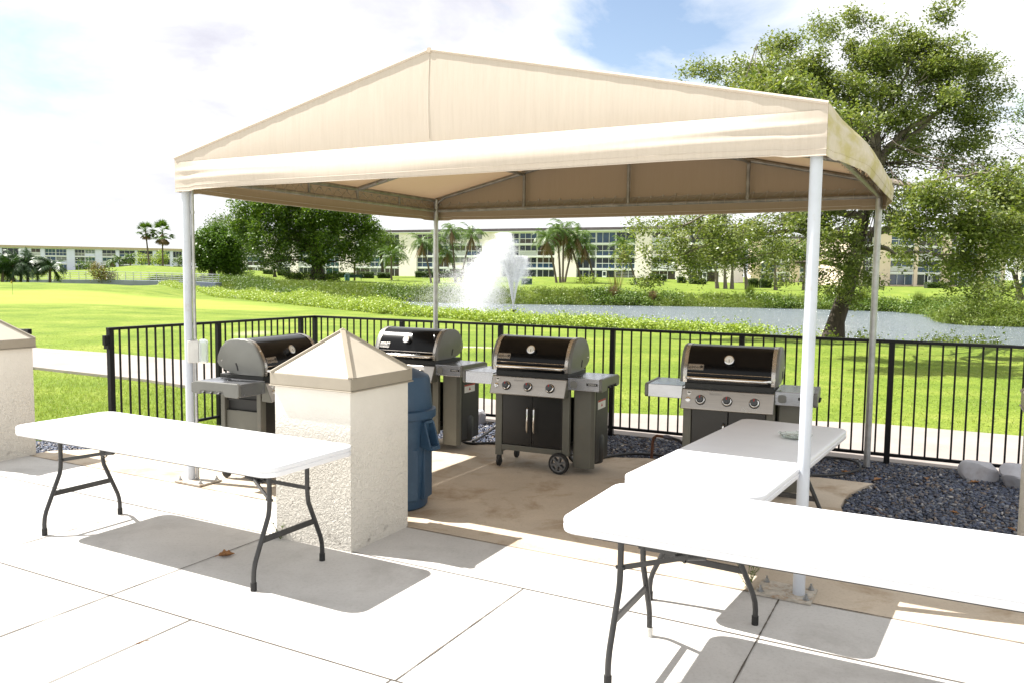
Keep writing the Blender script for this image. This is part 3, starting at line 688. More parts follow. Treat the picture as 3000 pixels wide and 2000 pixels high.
mb.lathe(prof, 40); ld_ = mb.build('domed_lid', M_blue, tr, smooth=True)
mb = MB(); mb.box(-.13,.13,-.262,-.235,.80,.93, mat=Matrix.Rotation(R(200),4,'Z')); mb.build('swing_flap', M_blue, ld_, bevel=.01)
for s_ in (1, -1):
    mb = MB(); y0 = .055
    prf = [(.262,.66),(.300,.655),(.352,.475),(.338,.455),(.262,.475)]
    for sy in (-1, 1): mb.prism(prf, sy*y0-.008, sy*y0+.008, fn=lambda a, b, t, s_=s_: (s_*a, t, b))
    mb.bar((s_*.345,-y0,.468),(s_*.345,y0,.468),.03,.03); mb.bar((s_*.275,-y0,.655),(s_*.275,y0,.655),.05,.02); mb.build('handle', M_blue, tr, bevel=.004)
# ------------------------------------------------------------------ gas grills
def brushed(name, col, rough=.30):
    m, nt, b = nodes(name); c = Vector(col)
    a = ramp(nt, [(.3, tuple(c*.90)), (.7, tuple(c*1.08))], noise(nt, 8, 6, .7, stretch=(.5, 2, 14)))
    nt.links.new(a, b.inputs['Base Color']); b.inputs['Metallic'].default_value = .85; b.inputs['Roughness'].default_value = rough
    nt.links.new(ramp(nt, [(.3, (rough*.8,)*3), (.7, (rough*1.35,)*3)], noise(nt, 5, 6, .7)), b.inputs['Roughness']); return m
M_ss = brushed('brushed_steel', (.46,.43,.39)); M_trim = brushed('trim_steel', (.50,.47,.43), .25)
M_shelf = brushed('shelf_top_steel', (.44,.45,.48), .22)
M_chr = mat('chrome', (.72,.70,.68), .10, 1, 0)
M_enam = mat('black_enamel', (.004,.004,.0045), .18, 0, 0, spec=.2)
M_cast = mat('grey_cast_aluminium', (.15,.15,.138), .40, .15, .08, 6)
M_cart = mat('grey_cart_paint', (.125,.122,.100), .42, .15, .08, 5, dirt=((.16,.13,.10), .6, .8, 8))
M_door = mat('black_door', (.018,.017,.016), .30, .2, .12, 3, rvar=.03)
M_hub = mat('grey_wheel_hub', (.14,.14,.14), .45, .3, .1, 20)
M_dark = mat('dark_firebox', (.014,.014,.013), .5)
M_red = mat('red_mark', (.42,.02,.015), .5, 0, 0); M_knob = mat('knob_grey', (.075,.08,.085), .4, .3, 0)
M_lab = mat('label_white', (.75,.74,.70), .5, 0, 0); M_dial = mat('dial_face', (.72,.70,.64), .35, 0, 0); M_ink = mat('print_black', (.01,.01,.01), .5, 0, 0)
def make_grill(name_label, loc, rz):
    t = thing('gas_grill', name_label, 'grill', loc, rz, 'gas grills under the canopy')
    def B(name, fill, m, par=t, **k):
        mb = MB(); fill(mb); return mb.build(name, m, par, **k)
    # cart
    for x, y in ((-.325,.075),(.325,.075),(-.325,.455),(.325,.455)):
        zlow = .105 if x < 0 else .16
        B('cart_leg', lambda mb: mb.box(x-.033,x+.033,y-.022,y+.022,zlow,.745), M_cart, bevel=.006)
    B('cart_base', lambda mb: mb.box(-.29,.29,.06,.47,.165,.205).box(-.291,.291,.053,.0595,.16,.21), M_cart, bevel=.004)
    B('back_panel', lambda mb: mb.box(-.29,.29,.462,.47,.206,.62), M_dark)
    for s in (-1, 1):
        d = B('door', lambda mb: mb.box(min(s*.003,s*.288),max(s*.003,s*.288),.060,.078,.214,.735), M_door, bevel=.003)
        x = s*.032
        B('door_handle', lambda mb: mb.tube([(x,.062,.335),(x,.035,.34),(x,.025,.36),(x,.025,.54),(x,.035,.56),(x,.062,.565)], .0085, 10), M_chr, d, smooth=True, sharp=70)
    # left side panel with a ridge and louvre slots
    sp_ = B('side_panel', lambda mb: mb.box(-.338,-.326,.10,.432,.12,.585).box(-.344,-.338,.10,.432,.405,.428), M_cart, bevel=.003)
    B('louvre_slots', lambda mb: [mb.box(-.3405,-.3375,.16+.024*k,.168+.024*k,.26,.335) for k in range(10)], M_cart, sp_)
    B('inner_brace', lambda mb: mb.box(-.33,-.318,.10,.43,.665,.68).box(-.31,-.30,.10,.45,.21,.74), M_dark)
    # right tank guard panels
    B('tank_guard', lambda mb: mb.prism([(.372,.120),(.385,.105),(.535,.105),(.560,.135),(.560,.165),(.372,.165)], .055, .745), M_cart, bevel=.003)
    hs = B('heat_shield', lambda mb: mb.box(.552,.562,.170,.50,.10,.745).box(.40,.552,.49,.50,.10,.745), M_dark, bevel=.002)
    lb = B('warning_label', lambda mb: mb.box(.562,.5632,.215,.415,.565,.645), M_lab, hs)
    B('label_red_band', lambda mb: mb.box(.5632,.5638,.215,.415,.630,.645).prism([(.295,.585),(.335,.585),(.315,.615)], .5632, .5638, fn=lambda a, b, c: (c, a, b)), M_red, lb)
    tk = B('gas_hose_reel', lambda mb: mb.lathe([(.05,.06),(.115,.075),(.125,.12),(.125,.30),(.09,.36),(.03,.38)], 20, (.455,.33,0)), M_dark, smooth=True)
    # casters and wheels
    for y in (.075,.455):
        c = B('caster', lambda mb: mb.tube([(-.343,y,.046),(-.335,y,.046),(-.315,y,.046),(-.307,y,.046)], [.030,.043,.043,.030], 18), M_black, smooth=True)
        B('caster_fork', lambda mb: mb.box(-.345,-.305,y-.03,y+.022,.062,.106), M_dark, c, bevel=.012)
    for y in (.035,.49):
        w = B('wheel', lambda mb: mb.lathe([(.072,-.020),(.090,-.020),(.094,-.012),(.094,.012),(.090,.020),(.072,.020)], 32, ring=True, c=(.275,y,.094), axis=Matrix.Rotation(R(90),3,'X')), M_black, smooth=True, sharp=30)
        def hub(mb):
            mb.lathe([(.062,-.021),(.073,-.024),(.073,.024),(.062,.021)], 28, ring=True, c=(.275,y,.094), axis=Matrix.Rotation(R(90),3,'X'))
            mb.lathe([(.018,-.028),(.020,.028)], 14, (.275,y,.094), axis=Matrix.Rotation(R(90),3,'X'))
            for k in range(6):
                a = math.pi*k/3+.26; mb.bar((.275+.015*math.cos(a),y,.094+.015*math.sin(a)),(.275+.068*math.cos(a),y,.094+.068*math.sin(a)),.018,.050,up=(0,1,0))
        B('wheel_hub', hub, M_hub, w, bevel=.002)
    # firebox and control panel
    B('firebox', lambda mb: mb.box(-.345,.345,.035,.49,.746,.885), M_dark, bevel=.004)
    pr = [(.034,.836),(-.004,.834),(-.068,.688),(-.058,.680),(.034,.684)]
    cpn = B('control_panel', lambda mb: mb.prism(pr, -.355, .352, fn=lambda a, b, c: (c, a, b)), M_ss, bevel=.003)
    [B('panel_end', lambda mb: mb.prism([(p[0]+.004,p[1]) for p in pr], e0_, e1_, fn=lambda a, b, c: (c, a, b)), M_cart, cpn, bevel=.002) for e0_, e1_ in ((.3525,.358),(-.361,-.3555))]
    nrm = Vector((0, -.146, .064)).normalized(); upv = Vector((0, .064, .146)).normalized(); ctr = Vector((0, -.036, .761))
    rotp = Matrix((Vector((1,0,0)), upv, nrm)).transposed()
    def onp(x, h, out=0): return ctr + Vector((x,0,0)) + upv*h + nrm*out
    for x in (-.205,.003,.211):
        bz = B('knob_bezel', lambda mb: mb.lathe([(.041,0),(.041,.004),(.037,.0045),(.036,.0)], 28, ring=True, c=onp(x,-.004,.001), axis=rotp), M_ink, cpn, smooth=True)
        kb = B('control_knob', lambda mb: mb.lathe([(.034,.001),(.034,.012),(.029,.020),(.027,.042),(.024,.046)], 28, onp(x,-.004), axis=rotp), M_knob, cpn, smooth=True)
        kb2 = B('knob_ring', lambda mb: mb.lathe([(.0345,.010),(.0365,.014),(.0345,.018),(.030,.021)], 28, onp(x,-.004), axis=rotp), M_chr, kb, smooth=True)
        B('knob_pointer', lambda mb: mb.bar(onp(x,.001,.0475), onp(x,.020,.0475), .007, .004, up=nrm), M_red, kb)
    B('igniter_button', lambda mb: mb.lathe([(.020,0),(.020,.008),(.015,.010)], 18, onp(-.303,-.006), axis=rotp).lathe([(.012,.008),(.012,.020),(.009,.022)], 14, onp(-.303,-.006), axis=rotp), M_chr, cpn, smooth=True)
    sh = B('panel_shield', lambda mb: mb.prism([(-.016,.018),(.016,.018),(.016,-.004),(0,-.020),(-.016,-.004)][::-1], .0008, .002, fn=lambda a, b, c: onp(-.300+a,.046+b,c)), M_lab, cpn)
    B('shield_print', lambda mb: [mb.box(0,0,0,0,0,0)] and mb.prism([(-.012,.013),(.012,.013),(.012,.003),(-.012,.003)][::-1], .002, .0026, fn=lambda a, b, c: onp(-.300+a,.046+b,c)), M_ink, sh)
    B('panel_print', lambda mb: [mb.bar(onp(-.14,.055-.005*k,.001), onp(-.04-.02*(k%2),.055-.005*k,.001), .002, .0008, up=nrm) for k in range(3)], mat('faint_print', (.30,.28,.26), .5, .4, 0), cpn)
    # shelves
    for s in (-1, 1):
        a0, a1 = sorted((s*.358, s*.640))
        sf = B('side_shelf', lambda mb: mb.box(a0,a1,.012,.47,.846,.856).box(a0,a1,.004,.012,.752,.856).box(a0,a1,.47,.478,.775,.856), M_shelf, bevel=.003)
        e0, e1 = sorted((s*.640, s*.668))
        ec = B('shelf_end_cap', lambda mb: mb.prism([(.014,.748),(-.004,.765),(-.004,.845),(.012,.862),(.44,.862),(.485,.845),(.485,.775),(.47,.765),(.40,.758),(.385,.790),(.155,.790),(.14,.752)], e0, e1, fn=lambda a, b, c: (c, a, b)), M_cast, sf, bevel=.006)
        xx = s*.664
        B('recess_panel', lambda mb: mb.box(e0+.006,e1-.009,.145,.395,.768,.792), M_cast, sf)
        [B('tool_hook', lambda mb: mb.tube([(s*.655,y,.775),(s*.672,y,.775),(s*.680,y,.782)], .0085, 8), M_black, sf) for y in (.19,.27,.35)]
        if s > 0:
            B('round_button', lambda mb: mb.prism([(.050*.62*math.copysign(abs(math.cos(q))**.6, math.cos(q)), .050*.62*math.copysign(abs(math.sin(q))**.6, math.sin(q))) for q in np.linspace(0,2*math.pi,24,endpoint=False)], .0005, .004, fn=lambda a, b, c: (.412+a, -c+.004, .802+b)), M_cast, sf)
            np_ = B('name_plate', lambda mb: mb.box(.528,.628,.0015,.0038,.800,.821), M_ink, sf)
            words('name_lettering', 'GENESIS II', .0155, M_lab, np_, (.578,.0012,.8103), (R(90),0,0))
    # lid: front porcelain band, steel trims, cast ends
    pf = [(.008,.890),(.004,.930),(.006,.968),(.020,1.010),(.050,1.070),(.090,1.125),(.130,1.158),(.185,1.176),(.260,1.180),(.340,1.172),(.400,1.150),(.450,1.10),(.478,1.03),(.484,.97),(.470,.90)]
    def shell(x0, x1, grow, sub=None):
        def f(mb):
            q = [(y - grow*(1 if y < .15 else 0) + grow*(1 if y > .4 else 0), z + (grow if z > 1.1 else 0)) for y, z in (sub or pf)]
            k = len(mb.v)
            for x in (x0, x1): mb.v += [(x, y, z) for y, z in q]
            n = len(q)
            for i in range(n-1): mb.f.append((k+i, k+n+i, k+n+i+1, k+i+1)); mb.m.append(0)
        return f
    lid = B('lid', shell(-.326, .326, 0), M_enam, smooth=True, sharp=50)
    B('lid_crease', lambda mb: mb.tube([(-.326,.0035,.966),(.326,.0035,.966)], .0022, 6), M_chr, lid)
    for s in (-1, 1):
        a0, a1 = sorted((s*.326, s*.356))
        tr_ = B('lid_trim', shell(a0, a1, .003, pf[:11]), M_trim, lid, smooth=True, sharp=50)
        [B('trim_screw', lambda mb: mb.lathe([(.0055,0),(.004,.004)], 10, (s*.342, y, z), axis=Matrix.Rotation(R(90-ang),3,'X')), M_chr, lid) for y, z, ang in ((.001,.912,0),(.010,.995,20),(.062,1.092,35),(.19,1.178,82))]
        o = [(.012,.890),(.004,.930),(.006,.968),(.020,1.012),(.050,1.074),(.090,1.129),(.130,1.162),(.185,1.180),(.260,1.184),(.340,1.176),(.400,1.154),(.452,1.104),(.484,1.035),(.490,.985),(.470,.955),(.42,.925),(.34,.900),(.24,.890)]
        b0, b1 = sorted((s*.3565, s*.378)); outer = s*.384
        def endcap(mb):
            c = Vector((.25, 1.02)); inn = [((p[0]-c.x)*.90+c.x, (p[1]-c.y)*.88+c.y) for p in o]; n = len(o); k = len(mb.v)
            for x, pts in ((s*.3565, o), (s*.372, o), (s*.380, [((p[0]-c.x)*.975+c.x, (p[1]-c.y)*.965+c.y) for p in o]), (outer, inn)): mb.v += [(x, y, z) for y, z in pts]
            for r_ in range(3):
                for i in range(n): mb.f.append((k+r_*n+i, k+r_*n+(i+1)%n, k+(r_+1)*n+(i+1)%n, k+(r_+1)*n+i)); mb.m.append(0)
            mb.f.append(tuple(k+3*n+i for i in range(n))); mb.m.append(0); mb.f.append(tuple(k+i for i in range(n))[::-1]); mb.m.append(0)
        ce = B('lid_end', endcap, M_cast, lid, smooth=True, sharp=28)
        B('lid_slot', lambda mb: mb.tube([(outer-s*.0015,.262,.925),(outer-s*.0015,.268,.955),(outer-s*.0015,.282,.985)], .0075, 8), M_ink, ce)
        B('hinge_pin', lambda mb: mb.lathe([(.009,0),(.006,.006)], 10, (outer-s*.002,.43,1.0), axis=Matrix.Rotation(R(90*s),3,'Y')), M_chr, ce)
    B('lid_handle', lambda mb: mb.tube([(-.325,.006,.930),(-.318,-.022,.930),(-.298,-.046,.930),(-.26,-.052,.930),(.26,-.052,.930),(.298,-.046,.930),(.318,-.022,.930),(.325,.006,.930)], .0145, 14), M_chr, lid, smooth=True, sharp=70)
    # thermometer and badge on the sloping front
    def onl(x, z): # point and frame on lid front between (.020,1.010) and (.050,1.070)/( .090,1.125)
        for (y0, z0), (y1, z1) in zip(pf[:-1], pf[1:]):
            if z0 <= z <= z1:
                f = (z-z0)/(z1-z0); d = Vector((0, y1-y0, z1-z0)).normalized(); return Vector((x, y0+(y1-y0)*f, z)), d, Vector((0, -d.z, d.y))
    p, d, n_ = onl(0, 1.068); rt = Matrix((Vector((1,0,0)), d, n_)).transposed()
    th = B('thermometer', lambda mb: mb.lathe([(.030,-.008),(.030,.022),(.037,.024),(.038,.032),(.034,.034)], 28, p, axis=rt), M_chr, lid, smooth=True)
    B('dial', lambda mb: mb.lathe([(.032,.0335),(.032,.0345)], 24, p, axis=rt), M_dial, th)
    def ticks(mb):
        for k in range(11):
            a = R(-120+24*k); mb.bar(p+n_*.0350+Vector((1,0,0))*math.sin(a)*.022+d*math.cos(a)*.022, p+n_*.0350+Vector((1,0,0))*math.sin(a)*.028+d*math.cos(a)*.028, .0022, .0008, up=n_)
        mb.bar(p+n_*.0352+d*.004, p+n_*.0352-d*.022+Vector((.003,0,0)), .004, .0008, up=n_)
    B('dial_marks', ticks, M_ink, th)
    p, d, n_ = onl(-.258, 1.012); dd = d
    def rrect(w, h, r, n=4):
        return [(cx+r*math.cos(R(a0+90*k/n)), cy+r*math.sin(R(a0+90*k/n))) for cx, cy, a0 in ((w-r,h-r,0),(-w+r,h-r,90),(-w+r,-h+r,180),(w-r,-h+r,270)) for k in range(n+1)]
    bd = B('badge', lambda mb: mb.prism(rrect(.062,.026,.006), .001, .005, fn=lambda a, b, c: p + Vector((a,0,0)) + d*b + n_*c), M_trim, lid, bevel=.001)
    B('badge_rim', lambda mb: mb.tube([p + Vector((a,0,0)) + d*b + n_*.0055 for a, b in rrect(.059,.0232,.005)] + [p + Vector((.059,0,0)) + d*.018 + n_*.0055], .0010, 5), M_ink, bd)
    tilt = math.atan2(d.y, d.z)
    words('badge_lettering', 'weber', .036, M_ink, bd, tuple(p + Vector((-.010,0,0)) - d*.001 + n_*.0053), (R(90)-tilt,0,0))
    def kettle(mb):
        q = p + Vector((.044,0,0)) + n_*.0054
        def P2(a, b, c): return q + Vector((a,0,0)) + d*b + n_*c
        mb.prism([(.012*math.cos(R(a)), .005+.010*math.sin(R(a))) for a in range(0,181,20)], 0, .0007, fn=P2)
        mb.prism([(-.012,.003),(.012,.003),(.007,-.006),(-.007,-.006)][::-1], 0, .0007, fn=P2)
        mb.bar(P2(-.005,-.006,.0004), P2(-.010,-.017,.0004), .002, .0008, up=n_); mb.bar(P2(.005,-.006,.0004), P2(.010,-.017,.0004), .002, .0008, up=n_)
    B('badge_emblem', kettle, M_ink, bd)
    return t
S_G = .97
grill = make_grill('gas grill with closed doors standing in the middle, three red-tipped knobs in full view', (.158,7.13,0), -.44)
def another(label, loc, rz):
    g_ = copy_tree(grill); g_.location = loc; g_.rotation_euler = (0,0,rz); g_['label'] = label; return g_
another('gas grill behind the half-shaded folding table', (1.71,6.42,0), -.405)
another('gas grill partly hidden by the blue trash can, its lid catching the sun', (-1.06,8.07,0), -.48)
another('gas grill turned side-on beside the post with the outlet box', (-1.845,6.90,0), 1.15)

# ------------------------------------------------------------------ hoses, pipe, rocks, litter
M_hose = mat('black_gas_hose', (.014,.013,.013), .5)
def hose(label, pts, r=.013):
    mb = MB(); P = [Vector(p) for p in pts]; out = []
    for i in range(len(P)-1):
        a, b, c, e = P[max(i-1,0)], P[i], P[i+1], P[min(i+2,len(P)-1)]
        for k in range(8):
            s = k/8; out.append(.5*((2*b)+(-a+c)*s+(2*a-5*b+4*c-e)*s*s+(-a+3*b-3*c+e)*s**3))
    out.append(P[-1]); mb.tube(out, r, 8); o = mb.build('gas_hose', M_hose, smooth=True); return tag(o, label, 'hose', 'black gas hoses on the ground')
G = lambda px, py, z=.012: tuple(gnd(px, py, z))
hose('black gas hose trailing from the middle grill across the pad to the right', [G(1716,1352),G(1790,1334),G(1860,1328),G(1930,1332),G(2010,1342)])
hose('black gas hose looping from under the grill behind the trash can', [G(1330,1255,.10),G(1345,1285),G(1378,1297),G(1430,1296),G(1480,1298)])
hose('black gas hose curving up behind the middle grill over the gravel', [G(1385,1292),G(1420,1272),G(1455,1248,.05),G(1480,1240,.12)])
hose('black gas hose lying in a wide loop on the gravel beside the back-right post', [G(2372,1391),G(2440,1390),G(2490,1382),G(2520,1370),G(2512,1353),G(2470,1342),G(2420,1338),G(2372,1341)], .011)
pp = thing('gas_pipe', 'rusty gas pipe rising from the gravel with a bent hose between two grills', 'pipe', tuple(gnd(1908,1338)))
gb = gnd(1908,1338)
def rel(px, py, z): v_ = gnd(px, py, z); return v_ - gb
mb = MB(); mb.tube([(0,0,-.05),(.012,.01,.14),(.02,.015,.185),(.05,.01,.21),(.11,-.01,.205)], .014, 10); mb.build('riser', mat('rusty_pipe', (.13,.055,.03), .7, .3, .4, 30), pp, smooth=True)
mb = MB(); mb.tube([(.11,-.01,.205),(.135,-.016,.203),(.16,-.022,.20),(.19,-.03,.195)], [.017,.022,.022,.016], 10); mb.build('brass_fitting', mat('dull_fitting', (.10,.10,.13), .4, .8), pp, smooth=True)
mb = MB(); mb.tube([(.19,-.03,.195),(.25,-.05,.18),(.31,-.075,.13),(.36,-.10,.05),(.42,-.12,.01)], .013, 10); mb.build('hose', M_hose, pp, smooth=True)
M_rock = mat('pale_rock', (.42,.42,.45), .85, 0, .16, 3, bump=.5, bs_=14, dirt=((.30,.27,.27), .52, .75, 5))
def rock(label, c, sx, sy, sz, seed):
    import bmesh
    bm = bmesh.new(); bmesh.ops.create_icosphere(bm, subdivisions=4, radius=1); q = np.random.default_rng(seed)
    cuts = [(Vector(q.normal(size=3)).normalized(), q.uniform(.62,.86)) for _ in range(16)] + [(Vector((0,0,1)), .66)]
    for v in bm.verts:
        p = v.co.copy()
        for n_, d_ in cuts:
            e = p.dot(n_)
            if e > d_: p -= n_*(e-d_)*.93
        v.co = Vector((p.x*sx, p.y*sy, max(p.z, -.55)*sz))
    me = bpy.data.meshes.new('rock'); bm.to_mesh(me); bm.free()
    o = finish(me, 'rock', M_rock, None, True, 0, 22); o.location = (c.x, c.y, c.z + sz*.42); o.rotation_euler = (0,0,q.uniform(-.3,.3)+YAW); return tag(o, label, 'rock', 'pale landscape rocks')
rock('large pale rock on the slate gravel in front of the fence', gnd(2866,1400,-.02), .17, .12, .135, 3)
rock('pale rock half cut off by the white pillar', gnd(2985,1424,-.02), .17, .15, .17, 8)
rock('small grey rock on the gravel behind the middle grill', gnd(1402,1240,-.02), .11, .10, .15, 5)
M_leafdry = mat('dry_leaf', (.24,.11,.035), .7, 0, .35, 40)
def dry_leaf(label, p, L, rz, curl=.5, w=.5):
    mb = MB()
    def fn(a, b):
        s = (b-.5)*2; wd = L*w*.5*math.sin(math.pi*min(.999, a**.8))*(1+.22*math.sin(a*21))
        return (L*(a-.5), s*wd, abs(s)**1.5*wd*curl*1.3 + L*.28*curl*(a-.45)**2*2 + .004)
    mb.grid(fn, 14, 6); mb.tube([(-L*.5,0,.012),(-L*.7,.01*L,.006)], .002, 5)
    o = mb.build('dry_leaf', M_leafdry, smooth=True, sharp=80); sm = o.modifiers.new('thickness', 'SOLIDIFY'); sm.thickness = .0012
    o.location = p; o.rotation_euler = (0,0,rz); return tag(o, label, 'leaf', 'fallen dry leaves')
dry_leaf('curled brown leaf lying on a joint under the left folding table', tuple(gnd(664,1628)), .095, .4, .6, .7)
for px, py, L, rz, lab in [(2480,1385,.11,2.2,'pale brown leaf on the hose loop in the gravel'),(2572,1405,.10,.6,'brown leaf at the corner of the concrete pad'),(2715,1402,.07,1.1,'small brown leaf in mid gravel left of the large rock'),
    (2856,1413,.09,.2,'reddish leaf against the foot of the large rock'),(2793,1501,.07,2.0,'reddish leaf lying flat in the near gravel'),(2787,1436,.055,.9,'small curled leaf on the gravel below the large rock'),(2962,1551,.07,1.7,'brown leaf by the edge of the white pillar')]:
    dry_leaf(lab, tuple(gnd(px,py,-.012)), L, rz, .5)
def twig(label, a, b, r=.0022, col=None):
    mb = MB(); a = Vector(a); b = Vector(b); d = b-a; s_ = Vector((-d.y, d.x, 0))*.06
    mb.tube([a, a+d*.35+s_, a+d*.7-s_*.5, b+Vector((0,0,.006))], [r, r*.9, r*.7, r*.4], 5)
    o = mb.build('twig', M_leafdry, smooth=True); return tag(o, label, 'twig', 'dry twigs')
twig('thin dry twig lying on the sunny paving in the foreground', gnd(398,1884,.004), gnd(468,1866,.008)); twig('dry stalk lying across the near slate gravel', gnd(2540,1478,-.008), gnd(2604,1512,-.006), .003)
twig('short twig in the gravel toward the white pillar', gnd(2873,1492,-.008), gnd(2888,1478,-.004), .003)
M_weed = leafmat('weed_leaf', [(.06,.10,.015),(.09,.15,.02),(.13,.17,.03)], trans=.3)
def weed(label, p, n, h, spread, seed):
    t = thing('weed', label, 'weed', p, 0); q = random.Random(seed); mb = MB(); lf = MB()
    for i in range(n):
        a = q.uniform(0,6.28); hh = h*q.uniform(.4,1.1); e = Vector((math.cos(a)*spread*q.uniform(.3,1), math.sin(a)*spread*q.uniform(.3,1), hh))
        pts = [Vector((0,0,0)), e*.5+Vector((0,0,hh*.12)), e]; mb.tube(pts, [.0018,.0014,.0008], 5)
        for k in range(7):
            f = .25+.75*k/6; c = pts[0].lerp(e, f)+Vector((0,0,hh*.12*math.sin(f*3.1))); aa = q.uniform(0,6.28); L = q.uniform(.010,.020)
            x = Vector((math.cos(aa),math.sin(aa),q.uniform(-.3,.5)))*L; y = Vector((-math.sin(aa),math.cos(aa),0))*L*.4
            lf.add([c, c+x*.5+y, c+x, c+x*.5-y], [(0,1,2,3)])
    mb.build('stems', M_weed, t); lf.build('leaves', M_weed, t)
weed('small green weed at the left foot of the middle stucco pillar', tuple(gnd(822,1577)), 9, .10, .08, 2)
weed('wiry weed growing from the joint near the white post base plate', tuple(gnd(2192,1722)), 16, .22, .17, 6)
# ------------------------------------------------------------------ foliage
def leaf_cloud(C, sig, n, size, g, flat=.55, aspect=.5):
    # C: cluster centres; n leaves round each
    k = len(C); P = np.repeat(C, n, 0) + g.normal(0, 1, (k*n, 3)) * np.repeat(sig, n, 0).reshape(k*n, -1)
    N = len(P); nr = g.normal(0, 1, (N, 3)); nr[:, 2] = np.abs(nr[:, 2]) + flat; nr /= np.linalg.norm(nr, axis=1)[:, None]
    t = np.cross(nr, g.normal(0, 1, (N, 3))); t /= np.linalg.norm(t, axis=1)[:, None] + 1e-9; b = np.cross(nr, t)
    L = (size * g.uniform(.65, 1.3, N))[:, None]; w = L * aspect
    fold = nr * L * .12
    V = np.stack([P - t*L*.5, P + b*w*.5 + fold, P + t*L*.5, P - b*w*.5 + fold], 1).reshape(-1, 3)
    return V, np.arange(4*N).reshape(-1, 4)
def blob_points(blobs, per_m3, g, shell=.55, lumps=.22):
    out = []
    for (c, rx, ry, rz) in blobs:
        n = max(3, int(4.19*rx*ry*rz*per_m3)); d = g.normal(0, 1, (n, 3)); d /= np.linalg.norm(d, axis=1)[:, None]
        ph = g.uniform(0, 6.28, 6)
        lump = 1 + lumps*np.sin(d[:,0]*5+ph[0])*np.sin(d[:,1]*5+ph[1]) + lumps*.8*np.sin(d[:,2]*7+ph[2])*np.sin(d[:,0]*8+ph[3]) + lumps*.5*np.sin(d[:,1]*13+ph[4])
        r = (shell + (1-shell)*g.uniform(0, 1, n)**.6) * lump
        out.append(np.asarray(c) + d * r[:, None] * np.array([rx, ry, rz]))
    return np.concatenate(out)
def crown(name, blobs, per_m3, n, sig, size, m, parent, seed, **k):
    g = np.random.default_rng(seed); C = blob_points(blobs, per_m3*k.get('dens', 1.5), g, k.get('shell', .55), k.get('lumps', .22))
    V, F = leaf_cloud(C, np.full((len(C), 1), sig), n, size, g, k.get('flat', .55), k.get('aspect', .5))
    return np_mesh(name, V, F, m, parent)
M_bark = mat('oak_bark', (.055,.042,.031), .9, 0, .45, 7, bump=.9, bs_=22, stretch=(1.6,1.6,.4))
M_bark2 = mat('palm_bark', (.11,.088,.066), .9, 0, .25, 9, bump=.4, bs_=20)
M_oak = leafmat('oak_leaf', [(.085,.130,.034),(.15,.20,.052),(.21,.26,.070),(.17,.225,.056),(.28,.315,.11),(.11,.155,.040),(.37,.39,.23)], trans=.42, rough=.38, spec=.45)
M_fic = leafmat('ficus_leaf', [(.035,.08,.009),(.065,.13,.013),(.11,.19,.02),(.17,.25,.035)], trans=.4, rough=.45)
M_fic3 = leafmat('round_tree_leaf', [(.035,.085,.010),(.065,.135,.013),(.09,.175,.018),(.14,.23,.028)], trans=.3, rough=.4)
M_wpalm = leafmat('dark_palm_frond', [(.016,.045,.012),(.028,.065,.016),(.045,.09,.022),(.022,.05,.014)], trans=.2, rough=.45)
M_fic2 = leafmat('light_tree_leaf', [(.06,.115,.013),(.09,.15,.018),(.13,.20,.026),(.075,.13,.015)], trans=.3)
M_palm = leafmat('palm_frond', [(.05,.10,.016),(.08,.145,.02),(.11,.18,.028),(.065,.12,.018)], trans=.3, rough=.4)
M_dead = leafmat('dead_frond', [(.16,.105,.05),(.22,.15,.08),(.12,.08,.045)], trans=.15, rough=.8)
M_shrub = leafmat('shrub_leaf', [(.16,.25,.025),(.25,.35,.04),(.33,.43,.07),(.40,.47,.11),(.20,.30,.03)], trans=.3)
M_reed = leafmat('bank_grass', [(.08,.13,.015),(.12,.18,.02),(.16,.23,.03),(.21,.25,.06),(.10,.155,.018)], trans=.3)
M_scrub = leafmat('scrub_leaf', [(.05,.10,.012),(.085,.15,.018),(.13,.21,.028),(.06,.115,.014),(.20,.27,.05)], trans=.3)
M_hedge = leafmat('hedge_leaf', [(.04,.075,.010),(.06,.11,.014),(.09,.14,.022)], trans=.2)
M_yel = leafmat('croton_leaf', [(.16,.15,.03),(.22,.18,.05),(.10,.13,.02),(.24,.14,.06)], trans=.3)
M_limb = mat('pale_bark', (.15,.125,.10), .85, 0, .35, 6, bump=.5, bs_=18)
def branch(mb, a, b, r0, r1, g, wob=.08, n=6):
    a = np.asarray(a, float); b = np.asarray(b, float); L = np.linalg.norm(b-a); pts = []; off = g.normal(0, wob*L, 3)
    for i in range(n+1):
        f = i/n; p = a + (b-a)*f + off*math.sin(math.pi*f) + g.normal(0, wob*.25*L, 3)*math.sin(math.pi*f); p[2] += .10*L*math.sin(math.pi*f)*(1 if b[2] > a[2] else .2); pts.append(p)
    mb.tube(pts, [r0 + (r1-r0)*i/n for i in range(n+1)], 7); return pts
